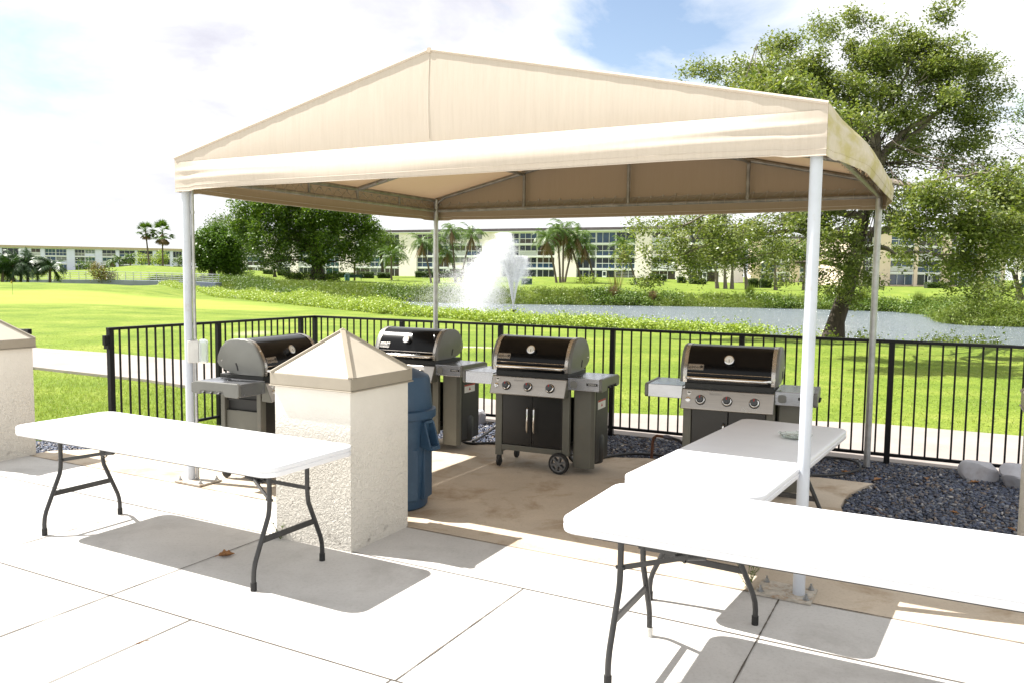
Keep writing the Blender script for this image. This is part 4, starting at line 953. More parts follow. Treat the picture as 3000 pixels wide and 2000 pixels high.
def tree(name, label, base, trunk_pts, r0, blobs, per_m3, n, sig, size, m, seed, group=None, bark=None, cat='tree', limbs=True, twigs=2, **k):
    t = thing(name, label, cat, tuple(base), 0, group); g = np.random.default_rng(seed); b0 = np.asarray(base)
    tp = [np.asarray(p, float) - b0 for p in trunk_pts]; mb = MB(); N = len(tp); th_ = k.pop('thick', 1.0); low_ = k.pop('low', 1); lp_ = k.pop('limb_share', 1.0)
    radii = [r0*(1.35 if i == 0 else 1)*(1 - .62*i/max(1, N-1)) for i in range(N)]
    mb.tube([tuple(p) for p in tp], radii, 12)
    bl = [(np.asarray(c, float) - b0, rx, ry, rz) for c, rx, ry, rz in blobs]
    if limbs:
        for c, rx, ry, rz in bl:
            if g.random() > lp_: continue
            d = [np.linalg.norm(p - c) + (1e9 if i < low_ else 0) for i, p in enumerate(tp)]; i = int(np.argmin(d)); s = tp[max(low_, i-1)] if g.random() < .5 else tp[i]
            pts = branch(mb, s, c, radii[i]*.42*th_, radii[i]*.12*th_, g)
            for _ in range(twigs):
                q = pts[g.integers(2, len(pts))]; e = c + g.normal(0, .6, 3)*np.array([rx, ry, rz]); branch(mb, q, e, max(radii[i]*.14*th_*.6, .014), .008, g, .1, 4)
    mb.build('trunk', bark or M_bark, t, smooth=True, sharp=80)
    crown('crown', bl, per_m3, n, sig, size, m, t, seed, **k); return t

# ---- the big oak on the near bank: crown masses surveyed by bearing and distance
base = gp(2442, 28.4); base.z -= .1
TD = 28.4
def B_(px, py, d, rx, rz, ry=None): return (tuple(at(px, py, d)), rx, ry or rx*.9, rz)
otr = [base, at(2450,940,TD), at(2470,880,TD), at(2492,820,TD+.1), at(2515,720,TD+.3), at(2530,640,TD+.4), at(2560,560,TD+.3), at(2578,480,TD), at(2570,430,TD-.2)]
oak_blobs = [B_(2180,190,29,1.15,.75), B_(2090,220,28,.75,.45), B_(2290,120,29,1.0,.6), B_(2250,235,27.5,1.25,.6), B_(2420,95,29,1.0,.55), B_(2390,200,28,1.35,.8), B_(2500,70,28.5,.9,.5), B_(2560,150,28,1.4,.9),
    B_(2480,260,27.5,1.2,.7), B_(2640,90,29,.9,.6), B_(2700,190,28.5,1.3,.9), B_(2760,40,29,.65,.55), B_(2790,130,28,.8,.6), B_(2830,200,28.5,1.0,.8), B_(2890,190,29,.75,.7), B_(2760,280,27.5,1.2,.6), B_(2870,280,28,.85,.5), B_(2650,330,27,.9,.5),
    B_(2560,330,28.5,.8,.45), B_(2480,370,29,.7,.5), B_(2040,205,28.5,.45,.3), B_(2330,300,28.5,1.0,.5), B_(2920,260,28.5,.5,.45),
    # the side of the crown reaching over the lawn toward the pavilion
    B_(2180,310,18.5,1.2,.6), B_(2260,300,18.5,1.3,.7), B_(2380,330,19,1.2,.6), B_(2200,400,18.2,1.2,.5), B_(2320,430,18.6,1.1,.5), B_(2100,360,20.5,1.0,.5), B_(2180,340,20,1.1,.6), B_(2280,330,20.5,1.2,.7), B_(2380,350,21,1.1,.6), B_(2200,420,20,1.0,.5), B_(2330,430,21,1.0,.5), B_(2080,400,21,.9,.5), B_(2450,400,23,1.0,.6),
    # mid and lower right mass
    B_(2800,450,28,1.1,.6), B_(2680,450,27.5,.7,.45), B_(2880,400,28.5,.8,.45), B_(2760,560,21.5,1.04,0.68), B_(2900,560,22.5,0.88,0.64), B_(2660,580,22.0,0.72,0.56), B_(2960,640,23.0,0.73,0.65), B_(2820,680,21.5,1.11,0.72), B_(2700,680,22.0,0.72,0.60), B_(2880,780,22.0,0.88,0.56), B_(2790,790,21.7,0.72,0.44), B_(2940,830,22.5,0.56,0.40), B_(2680,770,22.5,0.48,0.28), B_(2830,860,22.0,0.40,0.20), B_(2600,640,28.5,.7,.6),
    B_(2620,520,29,.6,.5), B_(2640,730,29,.5,.3), B_(2620,400,29,1.0,.5), B_(2680,450,29,.9,.4), B_(2760,420,28,.9,.4), B_(2850,330,28,.9,.4), B_(2700,300,28,1.0,.4), B_(2900,340,28.5,.6,.4), B_(2600,470,29,.8,.4), B_(2930,470,28,.8,.5), B_(2840,500,27.5,1.0,.5), B_(2700,380,29,.9,.5), B_(2540,420,29.5,.8,.45), B_(2780,370,28.5,.9,.4), B_(2480,300,28,.9,.5), B_(2340,190,28,1.0,.6), B_(2630,250,28,1.0,.6), B_(2700,120,28.5,.8,.5),
    # hanging skirt in front of the pond, left of the trunk
    B_(2320,650,28,1.2,.5), B_(2420,650,27.5,.9,.5), B_(2230,660,28,1.0,.5), B_(2130,655,28.5,1.0,.45), B_(2040,665,28.5,.9,.4), B_(1950,670,28.5,.9,.42), B_(1865,680,28.5,.65,.38), B_(1830,745,28.5,.4,.4), B_(1900,760,28,.75,.5), B_(1905,830,28,.45,.28),
    B_(1990,755,27.5,.8,.5), B_(2080,740,28,.7,.45), B_(2160,750,28,.7,.4), B_(2040,800,28,.45,.22), B_(2250,750,27.5,.7,.4), B_(2330,760,28.5,.6,.45), B_(2360,700,29,.9,.5), B_(2440,730,27.5,.7,.5), B_(2430,810,28,.55,.45), B_(2500,790,27.5,.55,.5), B_(2560,740,28,.6,.45), B_(2390,830,28.2,.35,.35), B_(2480,860,28,.4,.25), B_(2560,820,28.5,.3,.25),
    B_(2455,590,26.8,.7,.5), B_(2530,600,26.8,.6,.5), B_(2440,690,26.4,.7,.55), B_(2510,680,26.4,.55,.55), B_(2430,770,26.6,.6,.5), B_(2500,750,26.3,.6,.5), B_(2470,830,26.6,.6,.42), B_(2540,810,26.6,.42,.35), B_(2400,850,27,.35,.3), B_(2500,880,27,.35,.22), B_(2345,660,26,.8,.55), B_(2270,680,26,.7,.5), B_(2180,690,26.3,.75,.5), B_(2090,690,26.5,.7,.5), B_(1990,700,26.8,.7,.45), B_(2010,740,26.6,.6,.35), B_(2120,780,27,.4,.22), B_(2060,770,27,.5,.3), B_(2310,810,27,.35,.3), B_(2250,790,27,.4,.25),
    B_(2960,560,22,.8,.7), B_(2990,720,22,.7,.8), B_(2920,700,21.5,.9,.8), B_(2620,650,26,.6,.6), B_(2600,560,27,.6,.45)]
def shatter(bl, seed, k=4.2, r=.50):           # break each mass into uneven sprays with air between them
    q = np.random.default_rng(seed); out = []
    for c, rx, ry, rz in bl:
        n = max(2, int(k*min(1.6, (rx*rz)**.5 + .3)))
        for _ in range(n):
            d = q.normal(0, 1, 3); d /= np.linalg.norm(d); f = q.uniform(.25, .95)
            s_ = q.uniform(.6, 1.3)*r; out.append((tuple(np.asarray(c) + d*f*np.array([rx, ry, rz])), max(.22, rx*s_), max(.22, ry*s_), max(.16, rz*s_*.8)))
    return out
oak_sprays = shatter(oak_blobs, 17, 4.8, .50)
oak = tree('oak_tree', 'big spreading oak on the near bank of the pond at the right, thick leaning trunk', base, otr, .31, oak_sprays, 31, 40, .15, .115, M_oak, 21, twigs=1, low=6, limb_share=.22, shell=.25, lumps=.3, thick=.34)
# heavier limbs visible through the crown
mb = MB(); g = np.random.default_rng(5); b0 = np.asarray(base)
for a, b_, r0, r1 in [((2578,480,28),(2480,250,28.5),.15,.05),((2578,490,28),(2700,360,28),.14,.06),((2700,360,28),(2860,280,28.3),.06,.025),((2572,440,28),(2590,250,28.4),.12,.05),((2590,330,28.3),(2650,150,28.6),.06,.02),((2560,420,28),(2440,330,28.6),.08,.03),
    ((2560,560,28.2),(2330,380,23),.15,.07),((2330,380,23),(2250,340,19),.07,.03),((2330,380,23),(2390,350,19.2),.06,.025),((2400,420,25),(2200,410,20),.06,.02),((2545,620,28.2),(2760,560,23.5),.14,.06),((2760,560,23.5),(2900,600,21.8),.06,.025),((2760,560,23.5),(2830,760,21.8),.05,.02),((2700,540,24.5),(2960,500,22.5),.05,.02),
    ((2610,440,28),(2790,300,28.2),.09,.03),((2515,720,28.5),(2400,700,28.3),.16,.08),((2400,700,28.3),(2200,690,28.2),.08,.04),((2530,640,28.6),(2300,610,28.4),.15,.06),((2300,610,28.4),(1960,690,28.3),.06,.02),((2500,800,28.4),(2330,770,28.2),.10,.04),((2540,690,28.4),(2760,650,27.6),.14,.06),((2515,740,28.5),(2620,745,27.8),.12,.06),((2620,745,27.8),(2830,760,27.4),.06,.03)]:
    branch(mb, np.asarray(at(*a))-b0, np.asarray(at(*b_))-b0, r0, r1, g, .07, 8)
mb.build('limbs', M_limb, oak, smooth=True, sharp=80)
# second tree whose dark twigs enter at the right edge
bs = gp(3180, 34); tree('oak_tree', 'dark-leaved tree beyond the right edge, twigs reaching in at mid height', bs, [bs, at(3170,700,34), at(3150,480,34)], .3,
    [B_(2985,330,33,.6,.55), B_(2960,400,33,.45,.3), B_(3060,330,33.5,1.0,.8), B_(3120,450,34,1.5,1.2), B_(3000,300,33.2,.4,.35), B_(3060,560,34,1.0,1.0)], 9, 24, .2, .11, M_fic, 33, twigs=4, shell=.2)
# backdrop trees showing at the far right
bs = gp(2985, 66); tree('small_tree', 'small leaning tree in front of the far right building', bs, [bs, at(2985,850,66), at(2965,790,66)], .28, [B_(2960,760,66,1.6,1.1), B_(3010,700,66,1.8,1.6), B_(3060,760,66,1.6,1.2)], 3, 26, .35, .22, M_oak, 35)
bs = gp(3050, 120); tree('yellow_green_tree', 'yellow-green tree rising behind the oak at the right edge', bs, [bs, at(3050,760,120), at(3020,640,120)], .5, [B_(2990,620,120,4,3.2), B_(3040,560,120,4,3), B_(2960,680,120,3.4,2.6), B_(3060,680,120,4,3.5)], .45, 26, .7, .42, M_fic2, 36)

# ---- trees across the water
def sized(px, py, d, wpx, hpx): return (tuple(at(px, py, d)), wpx*d/FPX/2, wpx*d/FPX/2*.9, hpx*d/FPX/2)
d = 111; bs = gp(929, d)
fic = [sized(*q) for q in [(720,640,d,120,120),(790,615,d-2,130,90),(860,625,d,140,110),(940,630,d-2,150,110),(1020,640,d,130,110),(1075,660,d,90,100),(735,700,d+1,60,90),(790,690,d-3,120,110),(880,690,d,150,130),(970,700,d-3,120,120),(1050,715,d,110,110),(1100,690,d,60,80),(765,755,d-2,60,60),(830,755,d-3,90,70),(930,760,d-3,80,70),(1010,755,d-2,60,60),(800,770,d-4,50,50),(1040,770,d-1,40,40),(880,570,d,220,70),(760,585,d,120,60)]]
tree('ficus_tree', 'broad dark shade tree with a ring hedge round its trunk', bs, [bs, at(930,780,d), at(925,730,d), at(915,670,d), at(905,620,d)], .85, fic, .75, 42, .42, .36, M_fic, 41, shell=.3, twigs=4, thick=.6)
d = 128; bs = gp(622, d)
tree('round_tree', 'dense rounded dark green tree beside the footbridge end', bs, [bs, at(622,780,d), at(630,740,d)], .5, [sized(*q) for q in [(635,730,d,140,110),(600,740,d,80,90),(670,745,d,80,100),(640,700,d,110,70),(690,780,d,50,70),(650,770,d,90,50),(585,770,d,40,50)]], 1.5, 44, .36, .36, M_fic3, 42, shell=.66, lumps=.16)
d = 152; bs = gp(690, d)
tree('light_green_tree', 'lighter green tree behind the dense rounded tree', bs, [bs, at(690,760,d), at(680,700,d)], .5, [sized(*q) for q in [(650,665,d,80,60),(690,680,d,110,90),(730,660,d,80,70),(630,690,d,60,60),(720,730,d,80,90)]], .5, 36, .5, .4, M_fic2, 43)
d = 158; bs = gp(1119, d)
tree('courtyard_tree', 'small leafy tree with forked trunk in front of the cream apartment facade', bs, [bs, at(1121,790,d), at(1118,760,d), at(1110,735,d)], .35, [sized(*q) for q in [(1090,730,d,80,60),(1130,715,d,80,60),(1165,735,d,60,70),(1070,755,d,50,50),(1115,700,d,60,40),(1150,760,d,40,40)]], .7, 34, .42, .36, M_fic2, 44)
bs = gp(805, 150); tree('small_tree', 'slim small tree under the left side of the broad shade tree', bs, [bs, at(805,800,150), at(803,780,150)], .3, [sized(800,770,150,60,50), sized(785,755,150,50,40)], .8, 32, .4, .34, M_fic2, 45)
def far_trees(specs, group, m, d):
    for i, (lab, px, yb, w, h, mm) in enumerate(specs):
        bs = gp(px, d); top = at(px, yb-h, d).z - bs.z; r = w*d/FPX/2
        tree('distant_tree', lab, bs, [bs, bs+Vector((0,0,top*.3)), bs+Vector((0,0,top*.55))], .25, [((bs.x, bs.y, bs.z+top*.62), r, r*.8, top*.38), ((bs.x-r*.5, bs.y, bs.z+top*.45), r*.6, r*.5, top*.3), ((bs.x+r*.5, bs.y, bs.z+top*.5), r*.6, r*.5, top*.3)], .35, 30, .5, .5, mm, 60+i, group=group)
far_trees([('rounded green tree left of the yellow shrub before the far-left building',250,806,40,42,M_fic2),('pale feathery tree left of the two tall palms',418,800,34,58,M_shrub),('pale tree behind the tall palm with the fuller head',470,800,46,62,M_shrub),('light tree left of the white canopy post in the distance',525,798,34,50,M_fic2),('young tree right of the dark bushes by the footbridge',168,808,22,34,M_fic2)], 'small trees before the far-left building', None, 262)
# row of slim trees in the right middle distance
slim = [(2098,843,740,'dark straight trunk, leftmost of the row of slim trees across the pond'),(2122,847,742,'brown slim trunk just right of the leftmost slim tree'),(2141,847,735,'slim tree with a brown trunk beside the white wall end'),(2185,846,760,'low forked slim tree between the white wall and the clipped hedges'),(2269,854,745,'bare slim trunk standing alone on the lawn before the path'),(2352,848,750,'slim tree behind the nearest white canopy post')]
for i, (px, yb, yc, lab) in enumerate(slim):
    d = 104; bs = gp(px, d); tp = at(px+6*(i % 3-1), yc, d)
    tree('slim_tree', lab, bs, [bs, bs.lerp(tp, .5), tp], .21, [(tuple(tp+Vector((0,0,.6))), 2.1, 1.9, 1.3), (tuple(tp+Vector((1.1,.3,-.6))), 1.3, 1.2, .8), (tuple(tp+Vector((-1.2,.3,-.2))), 1.3, 1.2, .9)], 1.5, 34, .4, .30, M_fic if i % 2 else M_oak, 80+i, group='slim trees on the lawn across the pond', bark=M_limb)

# ------------------------------------------------------------------ palms
def fronds(g, n, L, droop, wide, el0, el1, seg=9, leafl=22, lw=.05, wind=None, split=1.0):
    V = []; F = []
    for i in range(n):
        az = 2*math.pi*(i+g.uniform(-.4,.4))/n*1.618*1.0; el = g.uniform(el0, el1); LL = L*g.uniform(.8,1.1)
        d = np.array([math.cos(az)*math.cos(el), math.sin(az)*math.cos(el), math.sin(el)]); p = np.zeros(3); pts = [p.copy()]
        for s in range(seg):
            d = d + np.array([0,0,-droop/seg*(1+s*.25)])
            if wind is not None: d = d + np.asarray(wind)/seg
            d /= np.linalg.norm(d); p = p + d*LL/seg; pts.append(p.copy())
        pts = np.array(pts)
        for s in range(leafl):
            f = .12 + .88*s/leafl; j = min(int(f*seg), seg-1); q = pts[j] + (pts[j+1]-pts[j])*(f*seg-j); t = pts[j+1]-pts[j]; t /= np.linalg.norm(t)
            sd_ = np.cross(t, [0,0,1.]); sd_ /= np.linalg.norm(sd_)+1e-6; ll = wide*math.sin(math.pi*min(.97,(.15+.85*f)))*g.uniform(.8,1.15)
            for sg in (-1, 1):
                e = q + (sd_*sg*.75 + t*.55 + np.array([0,0,-.35-.3*g.random()]))*ll; wv = t*lw; k = len(V)
                V += [q - wv*.5, q + wv*.5, e]; F.append((k, k+1, k+2))
        for s in range(seg):
            k = len(V); sd_ = np.array([0,0,.03]); V += [pts[s]-sd_, pts[s]+sd_, pts[s+1]]; F.append((k, k+1, k+2))
    return np.array(V), np.array(F)
def fan(g, n, L, el0, el1):        # fan palm leaves on stalks
    V = []; F = []
    for i in range(n):
        az = g.uniform(0, 6.28); el = g.uniform(el0, el1); d = np.array([math.cos(az)*math.cos(el), math.sin(az)*math.cos(el), math.sin(el)]); c = d*L*.55
        sd_ = np.cross(d, [0,0,1.]); sd_ /= np.linalg.norm(sd_)+1e-6; up = np.cross(sd_, d)
        for k in range(11):
            a = (k/10-.5)*2.6; e = c + (d*math.cos(a) + sd_*math.sin(a))*L*.5 + np.array([0,0,-.22*L*abs(a)/1.3]) ; w = (sd_*math.cos(a) - d*math.sin(a))*L*.055; j = len(V); V += [c - w, c + w, e]; F.append((j, j+1, j+2))
        j = len(V); V += [np.zeros(3), np.zeros(3)+up*.04*L, c]; F.append((j, j+1, j+2))
    return np.array(V), np.array(F)
def palm(name, label, base, top, r, group, seed, kind='feather', L=2.6, n=16, droop=1.3, dead=0, wind=None, wide=.55, lw=.09, bulge=0, trunk_r1=.75, leaf=None):
    t = thing(name, label, 'palm', tuple(base), 0, group); g = np.random.default_rng(seed); b0 = Vector(base); tp = Vector(top) - b0
    mb = MB(); bend = Vector((tp.x*.2, 0, 0)); N = 8
    mb.tube([(tp*(i/N)) - bend*math.sin(math.pi*i/N)*.5 for i in range(N+1)], [r*(1.25 if i == 0 else 1)*(1-(1-trunk_r1)*i/N) for i in range(N+1)], 9); mb.build('trunk', M_bark2, t, smooth=True)
    if kind == 'feather': V, F = fronds(g, n, L, droop, wide, -.25, 1.35, wind=wind, lw=lw)
    else: V, F = fan(g, n, L, -.7, 1.5)
    np_mesh('fronds', V + np.array(tp), F, leaf or M_palm, t)
    if dead:
        V, F = fronds(g, dead, L*.8, .55, wide*.55, -1.25, -.75, lw=lw) if kind == 'feather' else fan(g, dead, L*.8, -1.4, -.8)
        np_mesh('dead_fronds', V + np.array(tp) - np.array([0,0,L*.05]), F, M_dead, t)
    return t
ga = 'shaggy palms left of the fountain, across the water'
for i, (bx, by, tx, ty, lab) in enumerate([(1262,832,1236,712,'lowest shaggy palm, at the left of the cluster left of the fountain'),(1285,830,1278,700,'shaggy palm just behind the back canopy post'),(1332,834,1322,674,'tallest shaggy palm left of the fountain, upright trunk'),(1337,834,1310,735,'short shaggy palm in front of the tallest one, left of the fountain'),(1348,833,1382,690,'shaggy palm leaning right toward the fountain')]):
    d = 128+i; b = gp(bx, d); palm('shaggy_palm', lab, b, at(tx, ty, d), .16, ga, 100+i, L=3.3, n=20, dead=9, wide=.9, lw=.10)
gb_ = 'shaggy palms right of the fountain, across the water'
for i, (bx, by, tx, ty, lab) in enumerate([(1628,836,1602,700,'shaggy palm leaning left in the cluster right of the fountain'),(1639,836,1632,676,'upright shaggy palm in the middle of the cluster right of the fountain'),(1646,836,1652,672,'tallest shaggy palm of the cluster right of the fountain'),(1652,836,1692,690,'shaggy palm leaning right in the cluster right of the fountain'),(1700,834,1668,715,'shaggy palm crossing behind the others, right of the fountain'),(1738,832,1712,722,'shaggy palm with a green bush at its foot, right of the fountain'),(1860,832,1828,725,'lone shaggy palm beside the hanging oak branches')]):
    d = 124+i; b = gp(bx, d); palm('shaggy_palm', lab, b, at(tx, ty, d), .17, gb_, 120+i, L=3.5, n=20, dead=12, wide=.95, lw=.10)
b = gp(1146, 136); palm('shaggy_palm', 'full green palm in front of the small courtyard tree', b, at(1146,752,136), .16, ga, 140, L=4.0, n=22, wide=.95, lw=.10)
for i, (bx, tx, ty, L, lab) in enumerate([(439,426,678,2.7,'thinner-headed of the two tall fan palms on the skyline'),(478,476,684,3.6,'fuller-headed of the two tall fan palms on the skyline, ragged skirt')]):
    d = 250; b = gp(bx, d); tpv = at(tx, ty, d)
    tpalm = palm('tall_fan_palm', lab, b, tpv, .30, 'tall fan palms on the skyline', 150+i, 'fan', L=L*1.25, n=34, dead=10+14*i, trunk_r1=.6)
for i, (bx, by, h, lab) in enumerate([(8,826,64,'windswept palm at the very left edge of the picture'),(38,826,88,'windswept palm with a tall head near the left edge'),(62,824,78,'windswept palm in the middle of the left group'),(82,824,86,'dark trunked windswept palm of the left group'),(147,820,62,'low windswept palm nearest the footbridge rail')]):
    d = 98+i; b = gp(bx, d, -.1); palm('windswept_palm', lab, b, at(bx, by-h*.55, d), .17, 'windswept palms at the left', 160+i, L=2.7, n=32, droop=.8, wind=(-1.5,0,0), wide=.9, lw=.13, leaf=M_wpalm)
for i, (bx, h, lab) in enumerate([(330,42,'shaggy small palm before the far-left building, left of a twin'),(352,46,'taller small palm before the far-left building'),(383,52,'small palm nearest the two tall fan palms')]):
    d = 240; b = gp(bx, d); palm('small_palm', lab, b, b+Vector((0,0,h*d/FPX*.8)), .2, 'small palms before the far-left building', 170+i, L=2.8, n=18, dead=4, wide=.9, lw=.14)

# ------------------------------------------------------------------ shrubs and hedges
def shrub(name, label, bs, blobs, per, n, sig, size, m, seed, group=None, cat='shrub', **k):
    t = thing(name, label, cat, tuple(bs), 0, group); b0 = np.asarray(bs); bl = [(np.asarray(c)-b0, a, b, c2) for c, a, b, c2 in blobs]
    g = np.random.default_rng(seed); mb = MB()
    for c, a, b, c2 in bl: branch(mb, (0,0,-.05), c, .05, .015, g, .1, 4)
    mb.build('stems', M_bark, t); crown('leaves', bl, per, n, sig, size, m, t, seed, **k); return t
d = 110; bs = gp(918, d-4); c0 = gp(918, d)
ringb = [((c0.x+math.cos(a)*2.9*1.05, c0.y+math.sin(a)*2.2, c0.z+.55), .95, .95, .62) for a in np.linspace(0, 2*math.pi, 14, endpoint=False)]
shrub('ring_hedge', 'low dark hedge ringing the trunk of the broad shade tree', bs, ringb, 3.2, 36, .22, .22, M_fic, 200, cat='hedge', shell=.6)
bs = gp(700, 132); shrub('dark_bush', 'dark bush at the foot of the rounded tree by the building corner', bs, [sized(690,802,132,60,24), sized(650,804,132,60,20), sized(725,804,132,50,20)], 1.4, 36, .3, .28, M_fic, 201)
bs = gp(290, 112); shrub('flowering_shrub', 'yellow and orange shrub behind the footbridge rail', bs, [sized(288,800,112,60,40), sized(300,812,112,70,30), sized(285,775,112,34,36)], 1.8, 34, .3, .26, M_yel, 202)
bs = gp(320, 113); shrub('green_shrub', 'rounded green shrub right of the yellow shrub by the footbridge', bs, [sized(318,808,113,50,34)], 2.2, 34, .3, .26, M_hedge, 203)
bs = gp(170, 112); shrub('green_shrub', 'yellow-green shrub behind the left part of the footbridge rail', bs, [sized(170,808,112,40,30)], 2.2, 34, .3, .26, M_shrub, 204)
bs = gp(1718, 122); shrub('green_shrub', 'fresh green bush at the foot of the palms right of the fountain', bs, [sized(1718,824,122,50,30), sized(1700,826,122,30,20), sized(1740,828,122,30,18)], 2.2, 34, .3, .26, M_shrub, 205)
bs = gp(1876, 118); shrub('green_shrub', 'dark green bush at the foot of the lone shaggy palm', bs, [sized(1876,828,118,46,30), sized(1860,832,118,30,16)], 2.2, 34, .3, .26, M_hedge, 206)
bs = gp(2526, 76); shrub('green_shrub', 'rounded bush on the far bank behind the oak trunk', bs, [sized(2520,838,76,50,40), sized(2545,845,76,40,36), sized(2500,850,76,40,26)], 4, 34, .26, .2, M_hedge, 207)
bs = gp(1145, 131); shrub('green_shrub', 'low spiky plant at the foot of the full green palm', bs, [sized(1143,828,131,50,10)], 4, 34, .2, .24, M_hedge, 208)
bs = gp(2850, 47.5)
shrub('bank_thicket', 'tall feathery thicket on the water edge under the oak at the right', bs, [sized(*q) for q in [(2800,900,47,90,90),(2860,880,47.5,100,110),(2930,880,48,100,100),(2970,900,47.5,60,80),(2780,925,46.8,50,50),(2840,930,46.5,90,50),(2910,925,46.5,100,50),(2985,930,46.5,60,40),(2900,840,48.5,90,60)]], 5, 36, .28, .20, M_reed, 209, flat=.1, aspect=.22, shell=.45)
hedges = [(600+.2976*1595,818,39,16,150,'short clipped hedge left of the door under the courtyard tree'),(600+.2976*625,816,28,12,185,'clipped hedge right of the dark bush by the corner of the cream building'),(600+.2976*780,816,36,14,178,'clipped hedge left of the ring hedge in front of the cream building'),(600+.2976*1385,818,58,12,160,'long low hedge right of the ring hedge in front of the cream building'),(600+.2976*1765,819,38,14,152,'clipped hedge between the courtyard tree and the full green palm'),
    (1282,811,134,15,150,'longest clipped hedge, behind the shaggy palms left of the fountain'),(1925,828,44,16,150,'clipped hedge beside the screened porch of the white building'),(1992,829,24,16,148,'small cube hedge against the white wall end'),(2040,829,50,14,146,'low hedge under the white louvre windows'),(2200,826,32,24,128,'left of the two tall clipped hedge blocks'),(2238,826,34,24,127,'right of the two tall clipped hedge blocks'),(2735,836,60,14,140,'dark low hedge in front of the right-hand building')]
for i, (px, yb, w, h, d, lab) in enumerate(hedges):
    bs = gp(px, d); W2 = w*d/FPX/2; H2 = h*d/FPX; g = np.random.default_rng(300+i); t = thing('clipped_hedge', lab, 'hedge', tuple(bs), 0, 'clipped hedges in front of the buildings')
    n = int(2*W2*1.4*26+40); C = np.column_stack([g.uniform(-W2,W2,n), g.uniform(-.7,.7,n), g.uniform(.1,H2,n)]); ax = g.integers(0,3,n)
    C[ax==0,1] = -.7; C[ax==1,2] = H2
    V, F = leaf_cloud(C, np.full((n,1),.10), 22, .16, g); np_mesh('leaves', V, F, M_hedge, t)
    mb = MB(); mb.box(-W2+.1,W2-.1,-.6,.6,0,H2-.1); mb.build('branches', mat('hedge_core', (.02,.03,.01), .9), t)  # plain dark box added behind the leaves to fill the hedge

# ------------------------------------------------------------------ bank vegetation
def along(poly, n, g, lo, hi):           # random points in a band beside a shoreline
    seg = np.diff(poly, axis=0); L = np.hypot(*seg.T); c = np.concatenate([[0], np.cumsum(L)]); s = g.uniform(0, c[-1], n); i = np.clip(np.searchsorted(c, s)-1, 0, len(seg)-1)
    p = poly[i] + seg[i]*((s-c[i])/L[i])[:, None]; nn = np.column_stack([seg[i,1], -seg[i,0]])/L[i][:, None]; return p + nn*g.uniform(lo, hi, n)[:, None], s/c[-1]
g = np.random.default_rng(77)
nb = NEAR[3:16]                            # runs from right to left; outside is toward the camera
P, s = along(nb, 11000, g, -3.0, .5)
# tangled creeper, taller toward the left, thin under the oak
px_ = P[:,0]/P[:,1]*FPX+1500
keep = (sdist(P, POND) > -.4) & ((px_ < 2230) | (g.random(len(P)) < .16)) & ~((px_ < 620) & (g.random(len(P)) < .4)); P = P[keep]; px_ = px_[keep]
lump = .55 + .45*np.sin(P[:,0]*.9+np.sin(P[:,1]*.5)*2)*np.sin(P[:,1]*.7+P[:,0]*.35)
hh = np.interp(px_, [600, 900, 1250, 1500, 1900, 2200, 2300], [.6, 1.15, .85, .55, .5, .45, .2]) * (.35+.65*lump); hh = hh * np.clip(1 - np.abs(sdist(P, POND)-1.2)/2.2, .1, 1)
C = np.column_stack([P, heights(P) + g.uniform(0, 1, len(P))**.5*hh])
V, F = leaf_cloud(C, np.full((len(C),1), .15), 30, .10, g, .7, .7)
tag(np_mesh('creeper', V, F, M_shrub), 'yellow-green creeping ground cover tumbling along the near bank of the pond', 'ground cover', kind='stuff')
P, s = along(FAR[:13], 9000, g, -2.9, .2)
P2, s2 = along(FAR[12:], 3500, g, -2.2, .1); P = np.concatenate([P, P2]); sp_ = sdist(P, POND); P = P[(sp_ > -.1)]; sp_ = sdist(P, POND)
q1 = np.sin(P[:,0]*.37+1.3)*np.sin(P[:,0]*.11+P[:,1]*.23); q2 = np.sin(P[:,0]*1.1+P[:,1]*.6)
kind = q1 + .45*q2 + g.normal(0, .22, len(P))
hgt = np.clip(.24 + .22*q1 + .18*q2, .06, .75) * np.clip(1.2 - sp_/3.0, .12, 1)
A_ = kind < .12; C = np.column_stack([P, heights(P)+g.uniform(.0,1,len(P))**.8*hgt])
V, F = leaf_cloud(C[A_], np.column_stack([np.full(A_.sum(),.20),np.full(A_.sum(),.20),np.full(A_.sum(),.20)]), 22, .26, g, -.35, .16)
tag(np_mesh('bank_grass', V, F, M_reed), 'long tufted grass along the far bank of the pond', 'grass', kind='stuff')
V, F = leaf_cloud(C[~A_], np.full(((~A_).sum(),1), .24), 26, .15, g, .5, .6)
tag(np_mesh('bank_scrub', V, F, M_scrub), 'leafy low scrub and weeds between the grasses on the far bank', 'scrub', kind='stuff')
